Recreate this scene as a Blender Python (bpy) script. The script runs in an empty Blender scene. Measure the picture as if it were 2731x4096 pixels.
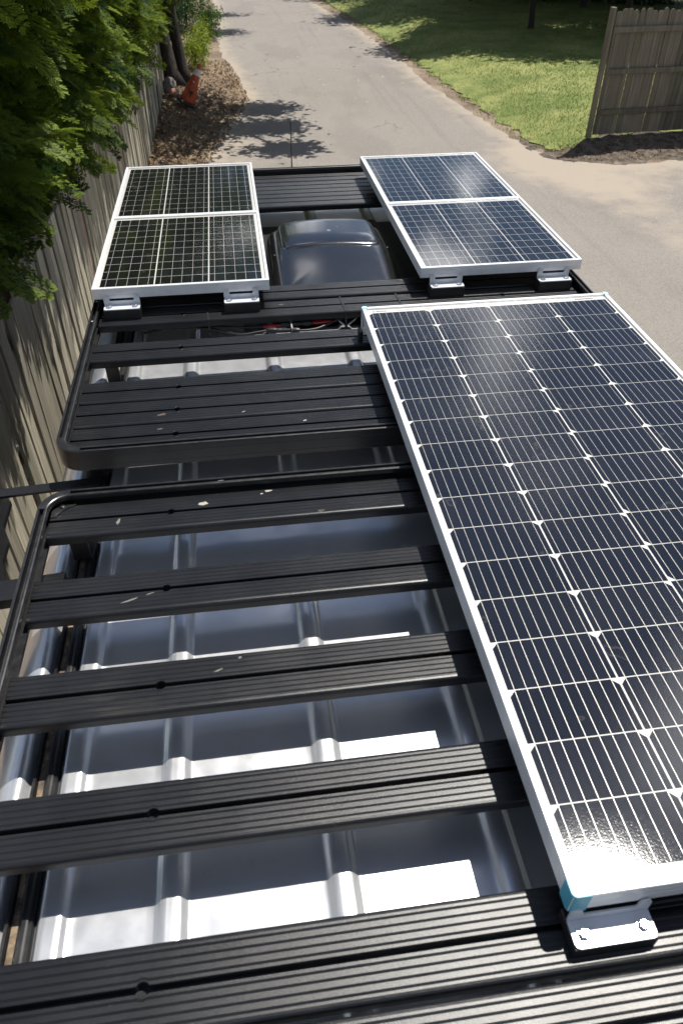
import bpy, bmesh, math, random
import numpy as np
from mathutils import Vector, Matrix, geometry

random.seed(7)
rng = np.random.default_rng(7)
scene = bpy.context.scene
COL = scene.collection
Z0 = 2.45                      # height of the solar glass above the ground

# ------------------------------------------------------------------ camera
yaw, pitch, roll = 0.135844, -0.709836, -0.00025
cy_, sy_, cp_, sp_ = math.cos(yaw), math.sin(yaw), math.cos(pitch), math.sin(pitch)
fwd = Vector((sy_*cp_, cy_*cp_, sp_))
right = Vector((cy_, -sy_, 0)); up = right.cross(fwd)
cam_d = bpy.data.cameras.new('camera')
cam_d.sensor_fit = 'VERTICAL'; cam_d.sensor_height = 36.0
cam_d.lens = 36.0*2938.5/4096
cam_d.dof.use_dof = True; cam_d.dof.focus_distance = 2.0; cam_d.dof.aperture_fstop = 9.0
cam_d.clip_start = 0.05; cam_d.clip_end = 400
cam = bpy.data.objects.new('camera', cam_d); COL.objects.link(cam)
M = Matrix((right, up, -fwd)).transposed().to_4x4()
M.translation = Vector((-0.311345, -1.765128, 0.852096+Z0))
cam.matrix_world = M
scene.camera = cam

# ------------------------------------------------------------------ light
SUN = Vector((0.365, 0.305, 1.0)).normalized()
elev = math.asin(SUN.z); azim = math.atan2(SUN.x, SUN.y)
world = bpy.data.worlds.new('World'); scene.world = world; world.use_nodes = True
wn, wl = world.node_tree.nodes, world.node_tree.links
wn.clear()
w_out = wn.new('ShaderNodeOutputWorld'); w_bg = wn.new('ShaderNodeBackground')
w_bg.inputs['Strength'].default_value = 0.058
w_sky = wn.new('ShaderNodeTexSky'); w_sky.sky_type = 'NISHITA'; w_sky.sun_disc = False
w_sky.sun_elevation = elev; w_sky.sun_rotation = azim
w_sky.air_density = 1.0; w_sky.dust_density = 0.3; w_sky.ozone_density = 2.5
tc = wn.new('ShaderNodeTexCoord'); sep = wn.new('ShaderNodeSeparateXYZ')
wl.new(tc.outputs['Generated'], sep.inputs[0])
def wmath(op, a, b=None, clamp=False):
    n = wn.new('ShaderNodeMath'); n.operation = op; n.use_clamp = clamp
    for i, v in enumerate((a, b)):
        if v is None: continue
        if isinstance(v, (int, float)): n.inputs[i].default_value = v
        else: wl.new(v, n.inputs[i])
    return n.outputs[0]
zz = wmath('ADD', wmath('MAXIMUM', sep.outputs[2], 0.02), 0.22)
comb = wn.new('ShaderNodeCombineXYZ')
wl.new(wmath('DIVIDE', sep.outputs[0], zz), comb.inputs[0])
wl.new(wmath('DIVIDE', sep.outputs[1], zz), comb.inputs[1])
cn = wn.new('ShaderNodeTexNoise'); cn.inputs['Scale'].default_value = 3.3; comb.inputs[2].default_value = 3.1
cn.inputs['Detail'].default_value = 6; cn.inputs['Roughness'].default_value = 0.55
wl.new(comb.outputs[0], cn.inputs['Vector'])
cr = wn.new('ShaderNodeMapRange'); cr.interpolation_type = 'SMOOTHSTEP'
cr.inputs['From Min'].default_value = 0.545; cr.inputs['From Max'].default_value = 0.68
wl.new(cn.outputs['Fac'], cr.inputs['Value'])
mx = wn.new('ShaderNodeMixRGB'); mx.inputs['Color2'].default_value = (38, 38, 38.6, 1)
wl.new(cr.outputs[0], mx.inputs['Fac']); wl.new(w_sky.outputs[0], mx.inputs['Color1'])
wl.new(mx.outputs[0], w_bg.inputs['Color']); wl.new(w_bg.outputs[0], w_out.inputs[0])

sun_d = bpy.data.lights.new('sun', 'SUN'); sun_d.energy = 5.0; sun_d.angle = math.radians(0.53)
sun_d.color = (1.0, 0.955, 0.88)
sun_o = bpy.data.objects.new('sun', sun_d); COL.objects.link(sun_o)
sun_o.rotation_euler = SUN.to_track_quat('Z', 'Y').to_euler(); sun_o.location = (10, 10, 30)

scene.view_settings.view_transform = 'Standard'; scene.view_settings.look = 'None'
scene.view_settings.exposure = 0.42; scene.view_settings.gamma = 1.0
scene.view_settings.use_curve_mapping = False
scene.render.engine = 'CYCLES'
scene.cycles.max_bounces = 8; scene.cycles.transparent_max_bounces = 12
scene.cycles.caustics_reflective = False; scene.cycles.caustics_refractive = False

# ------------------------------------------------------------------ helpers
WLOC = {}
def link(o, parent=None, wloc=(0, 0, 0)):
    COL.objects.link(o); w = Vector(wloc)
    if parent is not None:
        o.parent = parent; o.location = w - WLOC[parent]
    else: o.location = w
    WLOC[o] = w
    return o
def tag(o, label=None, cat=None, group=None, kind=None):
    if label: o['label'] = label
    if cat: o['category'] = cat
    if group: o['group'] = group
    if kind: o['kind'] = kind
    return o
def thing(name, loc, label, cat, group=None):
    o = bpy.data.objects.new(name, None); o.empty_display_size = 0.05
    link(o, None, Vector(loc)); return tag(o, label, cat, group)
def fast(name, V, F, smooth=False, mats=None):
    """V (n,3) array, F (m,3|4) array of equal length faces"""
    V = np.asarray(V, np.float32); F = np.asarray(F, np.int32)
    me = bpy.data.meshes.new(name)
    me.vertices.add(len(V)); me.vertices.foreach_set('co', V.ravel())
    k = F.shape[1]
    me.loops.add(F.size); me.loops.foreach_set('vertex_index', F.ravel())
    me.polygons.add(len(F)); me.polygons.foreach_set('loop_start', np.arange(len(F), dtype=np.int32)*k)
    if smooth: me.polygons.foreach_set('use_smooth', np.ones(len(F), bool))
    me.update(calc_edges=True)
    return me
def poly(name, V, F, smooth=False):
    me = bpy.data.meshes.new(name); me.from_pydata([tuple(v) for v in V], [], [tuple(f) for f in F]); me.update()
    if smooth: me.polygons.foreach_set('use_smooth', [True]*len(me.polygons))
    return me
def fixn(me):
    b = bmesh.new(); b.from_mesh(me); bmesh.ops.recalc_face_normals(b, faces=b.faces); b.to_mesh(me); b.free(); return me
def put(name, me, mat, parent=None, wloc=(0, 0, 0), rot=None):
    if mat is not None and len(me.materials) == 0: me.materials.append(mat)
    o = bpy.data.objects.new(name, me); link(o, parent, wloc)
    if rot is not None: o.rotation_euler = rot
    return o
def cbox_me(name, sx, sy, sz, c, center=(0, 0, 0)):
    """chamfered box, size s, chamfer c, centred"""
    b = bmesh.new()
    hx, hy, hz = sx/2, sy/2, sz/2
    vid = {}
    for ix in (-1, 1):
        for iy in (-1, 1):
            for iz in (-1, 1):
                for a in range(3):
                    h = [hx-c, hy-c, hz-c]; h[a] += c
                    vid[ix, iy, iz, a] = b.verts.new((center[0]+ix*h[0], center[1]+iy*h[1], center[2]+iz*h[2]))
    S = (-1, 1)
    def key(a, s, p, q):
        k = [0, 0, 0]; k[a] = s; k[(a+1) % 3] = p; k[(a+2) % 3] = q; return tuple(k)
    for a in range(3):
        for s in S:
            b.faces.new([vid[key(a, s, p, q)+(a,)] for p, q in ((-1, -1), (1, -1), (1, 1), (-1, 1))])
        a1, a2 = (a+1) % 3, (a+2) % 3
        for p in S:
            for q in S:
                k1, k2 = key(a, -1, p, q), key(a, 1, p, q)
                b.faces.new([vid[k1+(a1,)], vid[k2+(a1,)], vid[k2+(a2,)], vid[k1+(a2,)]])
    for ix in S:
        for iy in S:
            for iz in S: b.faces.new([vid[ix, iy, iz, a] for a in range(3)])
    bmesh.ops.recalc_face_normals(b, faces=b.faces)
    me = bpy.data.meshes.new(name); b.to_mesh(me); b.free(); return me
def cbox(name, x0, x1, y0, y1, z0, z1, c, mat, parent=None):
    """coordinates in rack space (z relative to solar glass)"""
    me = cbox_me(name, x1-x0, y1-y0, z1-z0, c)
    return put(name, me, mat, parent, ((x0+x1)/2, (y0+y1)/2, (z0+z1)/2+Z0))
def wbox(name, x0, x1, y0, y1, z0, z1, c, mat, parent=None):
    me = cbox_me(name, x1-x0, y1-y0, z1-z0, c)
    return put(name, me, mat, parent, ((x0+x1)/2, (y0+y1)/2, (z0+z1)/2))
def loft(name, rings, closed=True, caps=True, smooth=False):
    n = len(rings[0]); V = [v for r in rings for v in r]; F = []
    for i in range(len(rings)-1):
        for j in range(n if closed else n-1):
            j2 = (j+1) % n
            F.append((i*n+j, i*n+j2, (i+1)*n+j2, (i+1)*n+j))
    if caps and closed:
        F.append(tuple(range(n-1, -1, -1))); F.append(tuple((len(rings)-1)*n+j for j in range(n)))
    return fixn(poly(name, V, F, smooth))
def tube_me(name, pts, rad, n=8, smooth=True):
    pts = [Vector(p) for p in pts]; rings = []
    rads = rad if isinstance(rad, (list, tuple)) else [rad]*len(pts)
    ref = None
    for i, p in enumerate(pts):
        t = (pts[min(i+1, len(pts)-1)]-pts[max(i-1, 0)]).normalized()
        if ref is None: ref = t.orthogonal().normalized()
        ref = (ref - t*ref.dot(t)).normalized(); bn = t.cross(ref)
        rings.append([p+(ref*math.cos(2*math.pi*k/n)+bn*math.sin(2*math.pi*k/n))*rads[i] for k in range(n)])
    return loft(name, rings, True, True, smooth)
def tube(name, pts, rad, mat, parent=None, n=8):
    """pts in rack space"""
    pts = [Vector(p)+Vector((0, 0, Z0)) for p in pts]; c = pts[len(pts)//2].copy()
    return put(name, tube_me(name, [p-c for p in pts], rad, n), mat, parent, c)
def spline(pts, k=8):
    P = [np.array(p, float) for p in pts]; P = [2*P[0]-P[1]]+P+[2*P[-1]-P[-2]]; out = []
    for i in range(1, len(P)-2):
        for t in np.linspace(0, 1, k, endpoint=False):
            a, b_, c, d = P[i-1], P[i], P[i+1], P[i+2]
            out.append(tuple(0.5*((2*b_)+(-a+c)*t+(2*a-5*b_+4*c-d)*t*t+(-a+3*b_-3*c+d)*t**3)))
    out.append(tuple(P[-2])); return out

# ------------------------------------------------------------------ materials
class NT:
    def __init__(s, name):
        s.m = bpy.data.materials.new(name); s.m.use_nodes = True
        s.n = s.m.node_tree.nodes; s.l = s.m.node_tree.links
        s.b = s.n['Principled BSDF']; s.out = s.n['Material Output']
    def new(s, t, **kw):
        n = s.n.new(t)
        for k, v in kw.items(): setattr(n, k, v)
        return n
    def set(s, n, i, v):
        if isinstance(v, bpy.types.NodeSocket): s.l.new(v, n.inputs[i])
        else:
            if isinstance(v, tuple) and len(v) == 3: v = v+(1,)
            n.inputs[i].default_value = v
    def coord(s, kind='Object', scale=(1, 1, 1)):
        t = s.new('ShaderNodeTexCoord'); m = s.new('ShaderNodeMapping'); m.inputs['Scale'].default_value = scale
        s.l.new(t.outputs[kind], m.inputs['Vector']); return m.outputs[0]
    def pos(s, scale=(1, 1, 1)):
        t = s.new('ShaderNodeNewGeometry'); m = s.new('ShaderNodeMapping'); m.inputs['Scale'].default_value = scale
        s.l.new(t.outputs['Position'], m.inputs['Vector']); return m.outputs[0]
    def noise(s, vec, scale, detail=4, rough=0.55, dist=0.0):
        n = s.new('ShaderNodeTexNoise'); s.l.new(vec, n.inputs['Vector'])
        n.inputs['Scale'].default_value = scale; n.inputs['Detail'].default_value = detail
        n.inputs['Roughness'].default_value = rough; n.inputs['Distortion'].default_value = dist
        return n.outputs['Fac']
    def ramp(s, fac, a, b, lo=0.0, hi=1.0):
        n = s.new('ShaderNodeMapRange', interpolation_type='SMOOTHSTEP'); s.set(n, 'Value', fac)
        for k, v in (('From Min', a), ('From Max', b), ('To Min', lo), ('To Max', hi)): n.inputs[k].default_value = v
        return n.outputs[0]
    def mix(s, fac, a, b):
        n = s.new('ShaderNodeMixRGB'); s.set(n, 'Fac', fac); s.set(n, 'Color1', a); s.set(n, 'Color2', b); return n.outputs[0]
    def math(s, op, a, b=0.0, clamp=False):
        n = s.new('ShaderNodeMath', operation=op, use_clamp=clamp); s.set(n, 0, a); s.set(n, 1, b); return n.outputs[0]
    def bump(s, h, strength, dist=0.001):
        n = s.new('ShaderNodeBump'); n.inputs['Strength'].default_value = strength
        n.inputs['Distance'].default_value = dist; s.l.new(h, n.inputs['Height']); s.l.new(n.outputs[0], s.b.inputs['Normal']); return n
    def attr(s, name):
        n = s.new('ShaderNodeAttribute', attribute_name=name); return n.outputs['Fac']
    def rand(s):
        return s.new('ShaderNodeObjectInfo').outputs['Random']
    def base(s, c): s.set(s.b, 'Base Color', c)
    def rough(s, v): s.set(s.b, 'Roughness', v)
    def metal(s, v): s.set(s.b, 'Metallic', v)

def simple(name, col, rough=0.5, metal=0.0, var=0.15, nscale=30, bump=0.0):
    t = NT(name); v = t.pos(); n = t.noise(v, nscale)
    t.base(t.mix(t.ramp(n, 0.3, 0.7), tuple(c*(1-var) for c in col), tuple(min(1, c*(1+var)) for c in col)))
    t.rough(rough); t.metal(metal)
    if bump: t.bump(t.noise(v, nscale*8, 3), bump)
    return t.m

def m_rack():
    t = NT('black_powder_coat')
    v = t.pos(); vs = t.pos((1.2, 14, 14))
    dust = t.math('MULTIPLY', t.ramp(t.noise(v, 5, 6, 0.65), 0.46, 0.78), t.ramp(t.noise(vs, 9, 3, 0.6), 0.38, 0.72))
    spots = t.math('MULTIPLY', t.ramp(t.noise(v, 70, 3, 0.6), 0.68, 0.78), t.ramp(t.noise(v, 7, 3), 0.50, 0.70))
    c = t.mix(t.ramp(t.noise(v, 12, 4), 0.3, 0.7), (0.0048, 0.0052, 0.0064), (0.0095, 0.0100, 0.0115))
    c = t.mix(t.math('MULTIPLY', dust, 0.16), c, (0.16, 0.135, 0.105))
    c = t.mix(t.math('MULTIPLY', spots, 0.5), c, (0.30, 0.26, 0.20))
    t.base(c); t.rough(0.8); t.b.inputs['Specular IOR Level'].default_value = 0.1
    bp = t.bump(t.noise(v, 650, 3, 0.7), 0.42, 0.0005)
    gl = t.new('ShaderNodeBsdfGlossy', distribution='BECKMANN'); t.l.new(bp.outputs[0], gl.inputs['Normal'])
    t.set(gl, 'Roughness', t.ramp(t.noise(v, 9, 4, 0.6), 0.25, 0.75, 0.33, 0.37))
    fr = t.new('ShaderNodeFresnel'); fr.inputs['IOR'].default_value = 1.53
    ms = t.new('ShaderNodeMixShader'); t.l.new(fr.outputs[0], ms.inputs[0]); t.l.new(t.b.outputs[0], ms.inputs[1]); t.l.new(gl.outputs[0], ms.inputs[2])
    t.l.new(ms.outputs[0], t.out.inputs['Surface'])
    return t.m
M_RACK = m_rack()
def m_rail():
    t = NT('black_anodised_rail'); v = t.pos()
    t.base(t.mix(t.ramp(t.noise(v, 20, 5), 0.35, 0.75), (0.006, 0.006, 0.0072), (0.013, 0.0125, 0.0125)))
    t.rough(t.ramp(t.noise(v, 60, 4), 0.2, 0.8, 0.30, 0.46)); t.bump(t.noise(v, 900, 2), 0.15, 0.0003)
    t.b.inputs['Specular IOR Level'].default_value = 0.7
    return t.m
M_RAIL = m_rail()
def m_silver():
    t = NT('silver_van_paint'); v = t.pos()
    dirt = t.ramp(t.noise(v, 6, 6, 0.7), 0.52, 0.85)
    streak = t.ramp(t.noise(t.pos((40, 3, 8)), 1.0, 4, 0.6), 0.55, 0.9)
    c = t.mix(t.math('MULTIPLY', dirt, 0.10), (0.64, 0.65, 0.67), (0.50, 0.47, 0.42))
    rust = t.math('MULTIPLY', t.ramp(t.noise(v, 9, 5, 0.6), 0.72, 0.80), 0.5)
    c = t.mix(rust, c, (0.42, 0.25, 0.12))
    spk = t.math('MULTIPLY', t.ramp(t.noise(v, 130, 3, 0.7), 0.60, 0.78), t.ramp(t.noise(v, 4, 4), 0.40, 0.70, 0.05, 0.45))
    c = t.mix(spk, c, (0.30, 0.27, 0.22))
    t.base(t.mix(t.math('MULTIPLY', streak, 0.14), c, (0.36, 0.33, 0.29)))
    t.metal(0.68); t.rough(t.ramp(t.noise(v, 25, 5), 0.3, 0.8, 0.30, 0.40))
    t.b.inputs['Coat Weight'].default_value = 0.9
    t.set(t.b, 'Coat Roughness', t.ramp(t.noise(v, 14, 5), 0.3, 0.8, 0.07, 0.13))
    t.bump(t.noise(v, 2200, 2), 0.03, 0.0003)
    return t.m
M_SILVER = m_silver()
def m_alu(name='anodised_aluminium', col=(0.80, 0.81, 0.82)):
    t = NT(name); v = t.pos()
    t.base(t.mix(t.ramp(t.noise(v, 40, 5), 0.4, 0.8), col, tuple(c*0.9 for c in col)))
    t.metal(0.35); t.rough(t.ramp(t.noise(v, 90, 3), 0.2, 0.8, 0.33, 0.45)); return t.m
M_ALU = m_alu(); M_ZINC = m_alu('zinc_plate', (0.62, 0.64, 0.67)); M_ZINC.node_tree.nodes['Principled BSDF'].inputs['Metallic'].default_value = 0.15
M_STEEL = simple('bright_bolt_steel', (0.75, 0.75, 0.76), 0.22, 1.0, 0.08, 60)
M_BACK = simple('white_backsheet', (0.68, 0.68, 0.67), 0.5, 0, 0.03, 20)
def m_cell():
    t = NT('mono_silicon_cell'); v = t.pos(); r = t.rand()
    fing = t.new('ShaderNodeTexWave', wave_type='BANDS', bands_direction='Y')
    t.l.new(v, fing.inputs['Vector']); fing.inputs['Scale'].default_value = 180
    c = t.mix(r, (0.0062, 0.0085, 0.0160), (0.0110, 0.0135, 0.0225))
    t.base(t.mix(t.math('MULTIPLY', fing.outputs['Fac'], 0.025), c, (0.25, 0.26, 0.28)))
    t.rough(0.6); t.b.inputs['Specular IOR Level'].default_value = 0.0
    return t.m
M_CELL = m_cell()
def m_cell2():
    t = NT('small_panel_cell'); v = t.pos(); r = t.rand()
    t.base(t.mix(r, (0.0060, 0.0065, 0.0085), (0.0095, 0.010, 0.0125)))
    t.rough(0.6); t.b.inputs['Specular IOR Level'].default_value = 0.0
    return t.m
M_CELL2 = m_cell2()
M_BUS = simple('tinned_busbar', (0.60, 0.60, 0.59), 0.4, 0.35, 0.06, 80)
def m_glass(name, rough, bump, dust, ior=1.55):
    t = NT(name); v = t.pos()
    tr = t.new('ShaderNodeBsdfTransparent'); gl = t.new('ShaderNodeBsdfGlossy', distribution='BECKMANN'); df = t.new('ShaderNodeBsdfDiffuse')
    gl.inputs['Roughness'].default_value = rough; gl.inputs['Color'].default_value = (1, 1, 1, 1)
    fr = t.new('ShaderNodeFresnel'); fr.inputs['IOR'].default_value = ior
    bp = t.new('ShaderNodeBump'); bp.inputs['Strength'].default_value = bump; bp.inputs['Distance'].default_value = 0.0006
    t.l.new(t.noise(v, 420, 2, 0.5), bp.inputs['Height']); t.l.new(bp.outputs[0], gl.inputs['Normal'])
    m1 = t.new('ShaderNodeMixShader'); t.l.new(fr.outputs[0], m1.inputs[0]); t.l.new(tr.outputs[0], m1.inputs[1]); t.l.new(gl.outputs[0], m1.inputs[2])
    df.inputs['Color'].default_value = (0.52, 0.48, 0.42, 1)
    # dried water marks: thin outlines of noise islands, plus an even film of dust
    nz = t.noise(v, 11, 3, 0.5)
    ring = t.math('SUBTRACT', 1.0, t.ramp(t.math('ABSOLUTE', t.math('SUBTRACT', nz, 0.66)), 0.0, 0.012), True)
    sp = t.math('MULTIPLY', t.ramp(t.noise(v, 160, 2), 0.74, 0.80), 0.25)
    d = t.math('ADD', t.math('MULTIPLY', t.ramp(t.noise(v, 7, 6, 0.7), 0.35, 0.85), dust), t.math('ADD', t.math('MULTIPLY', ring, 0.06), t.math('MULTIPLY', sp, 0.5)))
    m2 = t.new('ShaderNodeMixShader'); t.l.new(d, m2.inputs[0]); t.l.new(m1.outputs[0], m2.inputs[1]); t.l.new(df.outputs[0], m2.inputs[2])
    t.l.new(m2.outputs[0], t.out.inputs['Surface'])
    return t.m
M_GLASS = m_glass('textured_solar_glass', 0.15, 0.09, 0.010, 1.6)
M_GLASS2 = m_glass('small_panel_glass', 0.08, 0.05, 0.006, 1.85)
M_BLUE = simple('blue_plastic_cap', (0.10, 0.43, 0.56), 0.4, 0, 0.05)
M_BLUE2 = simple('washed_out_blue_cap', (0.42, 0.66, 0.74), 0.4, 0, 0.05)  # far caps: overexposed gloss painted in as a paler blue
M_LOGO = simple('logo_blue', (0.05, 0.42, 0.72), 0.5, 0, 0.03)
M_INK = simple('printed_ink', (0.03, 0.03, 0.035), 0.6, 0, 0.05)
M_INKG = simple('grey_print', (0.42, 0.42, 0.43), 0.6, 0, 0.05)
M_RUB = simple('black_plastic', (0.014, 0.014, 0.015), 0.42, 0, 0.2, 60, 0.05)
M_BLOCK = simple('black_painted_block', (0.012, 0.0115, 0.011), 0.5, 0, 0.3, 40, 0.1)
M_RED = simple('red_heatshrink', (0.42, 0.008, 0.018), 0.35, 0, 0.12, 80)
M_GREYTIE = simple('grey_cable_tie', (0.28, 0.28, 0.29), 0.4)
def m_dome():
    t = NT('smoked_vent_plastic'); v = t.pos()
    t.base(t.mix(t.ramp(t.noise(v, 8, 3, 0.5), 0.45, 0.85), (0.010, 0.0105, 0.012), (0.016, 0.0165, 0.018)))
    scr = t.ramp(t.noise(t.pos((60, 9, 20)), 1.0, 3, 0.7), 0.60, 0.80)
    t.rough(t.math('ADD', t.ramp(t.noise(v, 30, 5), 0.3, 0.8, 0.17, 0.20), t.math('MULTIPLY', scr, 0.12)))
    t.b.inputs['Specular IOR Level'].default_value = 1.0
    t.bump(t.noise(v, 260, 2), 0.03, 0.0006); return t.m
M_DOME = m_dome(); M_DOME.node_tree.nodes['Principled BSDF'].inputs['Coat Weight'].default_value = 0.6; M_DOME.node_tree.nodes['Principled BSDF'].inputs['Coat Roughness'].default_value = 0.07
def m_tan():
    t = NT('dust_filled_channel'); v = t.pos()
    t.base(t.mix(t.ramp(t.noise(v, 40, 5, 0.7), 0.35, 0.7), (0.05, 0.042, 0.034), (0.30, 0.22, 0.14))); t.rough(0.9); return t.m
M_TAN = m_tan()
def m_wood(name, c1, c2, c3, red=0.0):
    t = NT(name); r = t.rand()
    v = t.coord('Object', (14, 14, 0.55))
    off = t.new('ShaderNodeCombineXYZ'); t.l.new(t.math('MULTIPLY', r, 37.0), off.inputs[0]); t.l.new(t.math('MULTIPLY', r, 11.0), off.inputs[2])
    ad = t.new('ShaderNodeVectorMath', operation='ADD'); t.l.new(v, ad.inputs[0]); t.l.new(off.outputs[0], ad.inputs[1]); v = ad.outputs[0]
    g = t.noise(v, 2.0, 7, 0.68, 0.6); g2 = t.noise(v, 7.5, 4, 0.7, 0.3)
    c = t.mix(t.ramp(g, 0.32, 0.70), c1, c2)
    c = t.mix(t.math('MULTIPLY', t.ramp(g2, 0.45, 0.75), 0.55), c, c3)
    tint = t.ramp(r, 0.0, 1.0, 0.60, 1.25)
    hs = t.new('ShaderNodeHueSaturation'); t.l.new(c, hs.inputs['Color']); t.l.new(tint, hs.inputs['Value'])
    c = hs.outputs[0]
    if red:
        isr = t.math('GREATER_THAN', r, 1-red); c = t.mix(t.math('MULTIPLY', isr, 0.6), c, (0.24, 0.12, 0.085))
    grn = t.ramp(t.noise(t.pos(), 2.2, 4), 0.45, 0.7)
    c = t.mix(t.math('MULTIPLY', grn, 0.22), c, (0.17, 0.20, 0.10))
    # knots
    kv = t.noise(t.coord('Object', (9, 9, 3.0)), 2.3, 2, 0.4)
    c = t.mix(t.ramp(kv, 0.74, 0.80, 0, 0.7), c, (0.06, 0.045, 0.03))
    t.base(c); t.rough(0.85); t.bump(g, 0.55, 0.004)
    return t.m
M_WOODL = m_wood('weathered_fence_wood', (0.27, 0.245, 0.185), (0.48, 0.44, 0.345), (0.17, 0.150, 0.115), 0.06)
M_WOODR = m_wood('grey_lichened_fence_wood', (0.105, 0.088, 0.067), (0.20, 0.178, 0.13), (0.055, 0.047, 0.036))
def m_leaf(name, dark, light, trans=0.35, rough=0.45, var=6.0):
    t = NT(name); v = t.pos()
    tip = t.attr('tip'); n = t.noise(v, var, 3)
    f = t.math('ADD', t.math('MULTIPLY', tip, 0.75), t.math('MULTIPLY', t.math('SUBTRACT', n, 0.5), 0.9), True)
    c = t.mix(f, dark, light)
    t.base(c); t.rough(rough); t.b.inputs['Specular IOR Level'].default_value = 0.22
    tl = t.new('ShaderNodeBsdfTranslucent'); t.l.new(c, tl.inputs['Color'])
    ms = t.new('ShaderNodeMixShader'); ms.inputs[0].default_value = trans
    t.l.new(t.b.outputs[0], ms.inputs[1]); t.l.new(tl.outputs[0], ms.inputs[2]); t.l.new(ms.outputs[0], t.out.inputs['Surface'])
    return t.m
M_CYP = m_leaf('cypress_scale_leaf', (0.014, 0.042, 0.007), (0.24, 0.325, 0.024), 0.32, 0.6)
M_LEAF = m_leaf('broad_green_leaf', (0.035, 0.085, 0.014), (0.11, 0.20, 0.03), 0.35, 0.4)
M_LEAFD = m_leaf('dark_evergreen_leaf', (0.014, 0.034, 0.011), (0.045, 0.09, 0.022), 0.2, 0.5)
M_YLEAF = m_leaf('yellow_green_leaf', (0.09, 0.17, 0.015), (0.42, 0.44, 0.035), 0.35, 0.45, 3.0)
M_GRASS = m_leaf('lawn_grass_blade', (0.105, 0.165, 0.028), (0.34, 0.36, 0.11), 0.3, 0.5, 1.6)
M_DRY = m_leaf('dry_leaf_litter', (0.13, 0.085, 0.05), (0.42, 0.30, 0.18), 0.15, 0.8, 25.0)
M_FALL = m_leaf('yellow_fallen_leaf', (0.40, 0.36, 0.10), (0.60, 0.55, 0.22), 0.1, 0.7, 5.0)
def m_bark():
    t = NT('dark_furrowed_bark'); v = t.pos((9, 9, 1.6)); n = t.noise(v, 3.0, 6, 0.7, 0.5)
    t.base(t.mix(t.ramp(n, 0.35, 0.7), (0.010, 0.008, 0.007), (0.050, 0.038, 0.030))); t.rough(0.9); t.bump(n, 0.8, 0.02); return t.m
M_BARK = m_bark()
def m_asphalt():
    t = NT('sandy_asphalt'); v = t.pos()
    big = t.noise(v, 0.45, 5, 0.6); mid = t.noise(v, 3.0, 5, 0.6); fine = t.noise(v, 75, 3, 0.7)
    c = t.mix(t.ramp(big, 0.3, 0.7), (0.156, 0.140, 0.125), (0.193, 0.174, 0.156))
    c = t.mix(t.ramp(fine, 0.35, 0.70), c, (0.26, 0.232, 0.204))
    c = t.mix(t.ramp(fine, 0.45, 0.28), c, (0.13, 0.118, 0.108))
    pt = t.noise(t.pos((1, 0.35, 1)), 0.8, 3, 0.5)
    c = t.mix(t.ramp(pt, 0.52, 0.60, 0, 0.22), c, (0.115, 0.103, 0.092))
    ty = t.noise(t.pos((3.2, 0.10, 1)), 1.0, 4, 0.6)
    c = t.mix(t.ramp(ty, 0.55, 0.72, 0, 0.25), c, (0.10, 0.09, 0.08))
    s = t.math('ADD', t.attr('sand'), t.math('MULTIPLY', t.math('SUBTRACT', mid, 0.5), 1.1))
    s = t.math('MULTIPLY', t.ramp(s, 0.25, 0.95), t.ramp(fine, 0.25, 0.55, 0.72, 1.0))
    c = t.mix(s, c, (0.315, 0.268, 0.213))
    cr = t.new('ShaderNodeTexVoronoi', feature='DISTANCE_TO_EDGE'); vv = t.new('ShaderNodeVectorMath', operation='ADD')
    t.l.new(v, vv.inputs[0]); nn = t.new('ShaderNodeTexNoise'); t.l.new(v, nn.inputs['Vector']); nn.inputs['Scale'].default_value = 1.5; nn.inputs['Detail'].default_value = 4
    t.l.new(nn.outputs['Color'], vv.inputs[1]); t.l.new(vv.outputs[0], cr.inputs['Vector']); cr.inputs['Scale'].default_value = 0.28
    crk = t.math('MULTIPLY', t.ramp(cr.outputs['Distance'], 0.006, 0.001), t.ramp(big, 0.54, 0.62, 0, 0.6))
    c = t.mix(crk, c, (0.07, 0.062, 0.055))
    t.base(c); t.rough(0.88); t.bump(fine, 0.5, 0.006)
    return t.m
M_ASPH = m_asphalt()
def m_soil():
    t = NT('dry_sandy_soil'); v = t.pos()
    a = t.noise(v, 1.2, 6, 0.65); f = t.noise(v, 22, 5, 0.75); p = t.noise(v, 90, 2, 0.6)
    c = t.mix(t.ramp(a, 0.38, 0.62), (0.115, 0.080, 0.055), (0.24, 0.185, 0.130))
    c = t.mix(t.ramp(f, 0.45, 0.75), c, (0.31, 0.245, 0.175))
    c = t.mix(t.ramp(p, 0.40, 0.25), c, (0.075, 0.05, 0.034))
    t.base(c); t.rough(0.95); t.bump(f, 0.7, 0.02); return t.m
M_SOIL = m_soil()
def m_lawn():
    t = NT('mown_lawn'); v = t.pos()
    a = t.noise(v, 0.9, 5, 0.65); f = t.noise(v, 30, 4, 0.75); y = t.noise(v, 2.6, 4, 0.6)
    c = t.mix(t.ramp(a, 0.35, 0.65), (0.115, 0.160, 0.030), (0.26, 0.275, 0.085))
    c = t.mix(t.ramp(y, 0.58, 0.74, 0, 0.6), c, (0.26, 0.215, 0.10))
    c = t.mix(t.ramp(f, 0.46, 0.26), c, (0.045, 0.070, 0.016))
    t.base(c); t.rough(0.9); t.bump(f, 0.8, 0.03); return t.m
M_LAWN = m_lawn()

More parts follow.
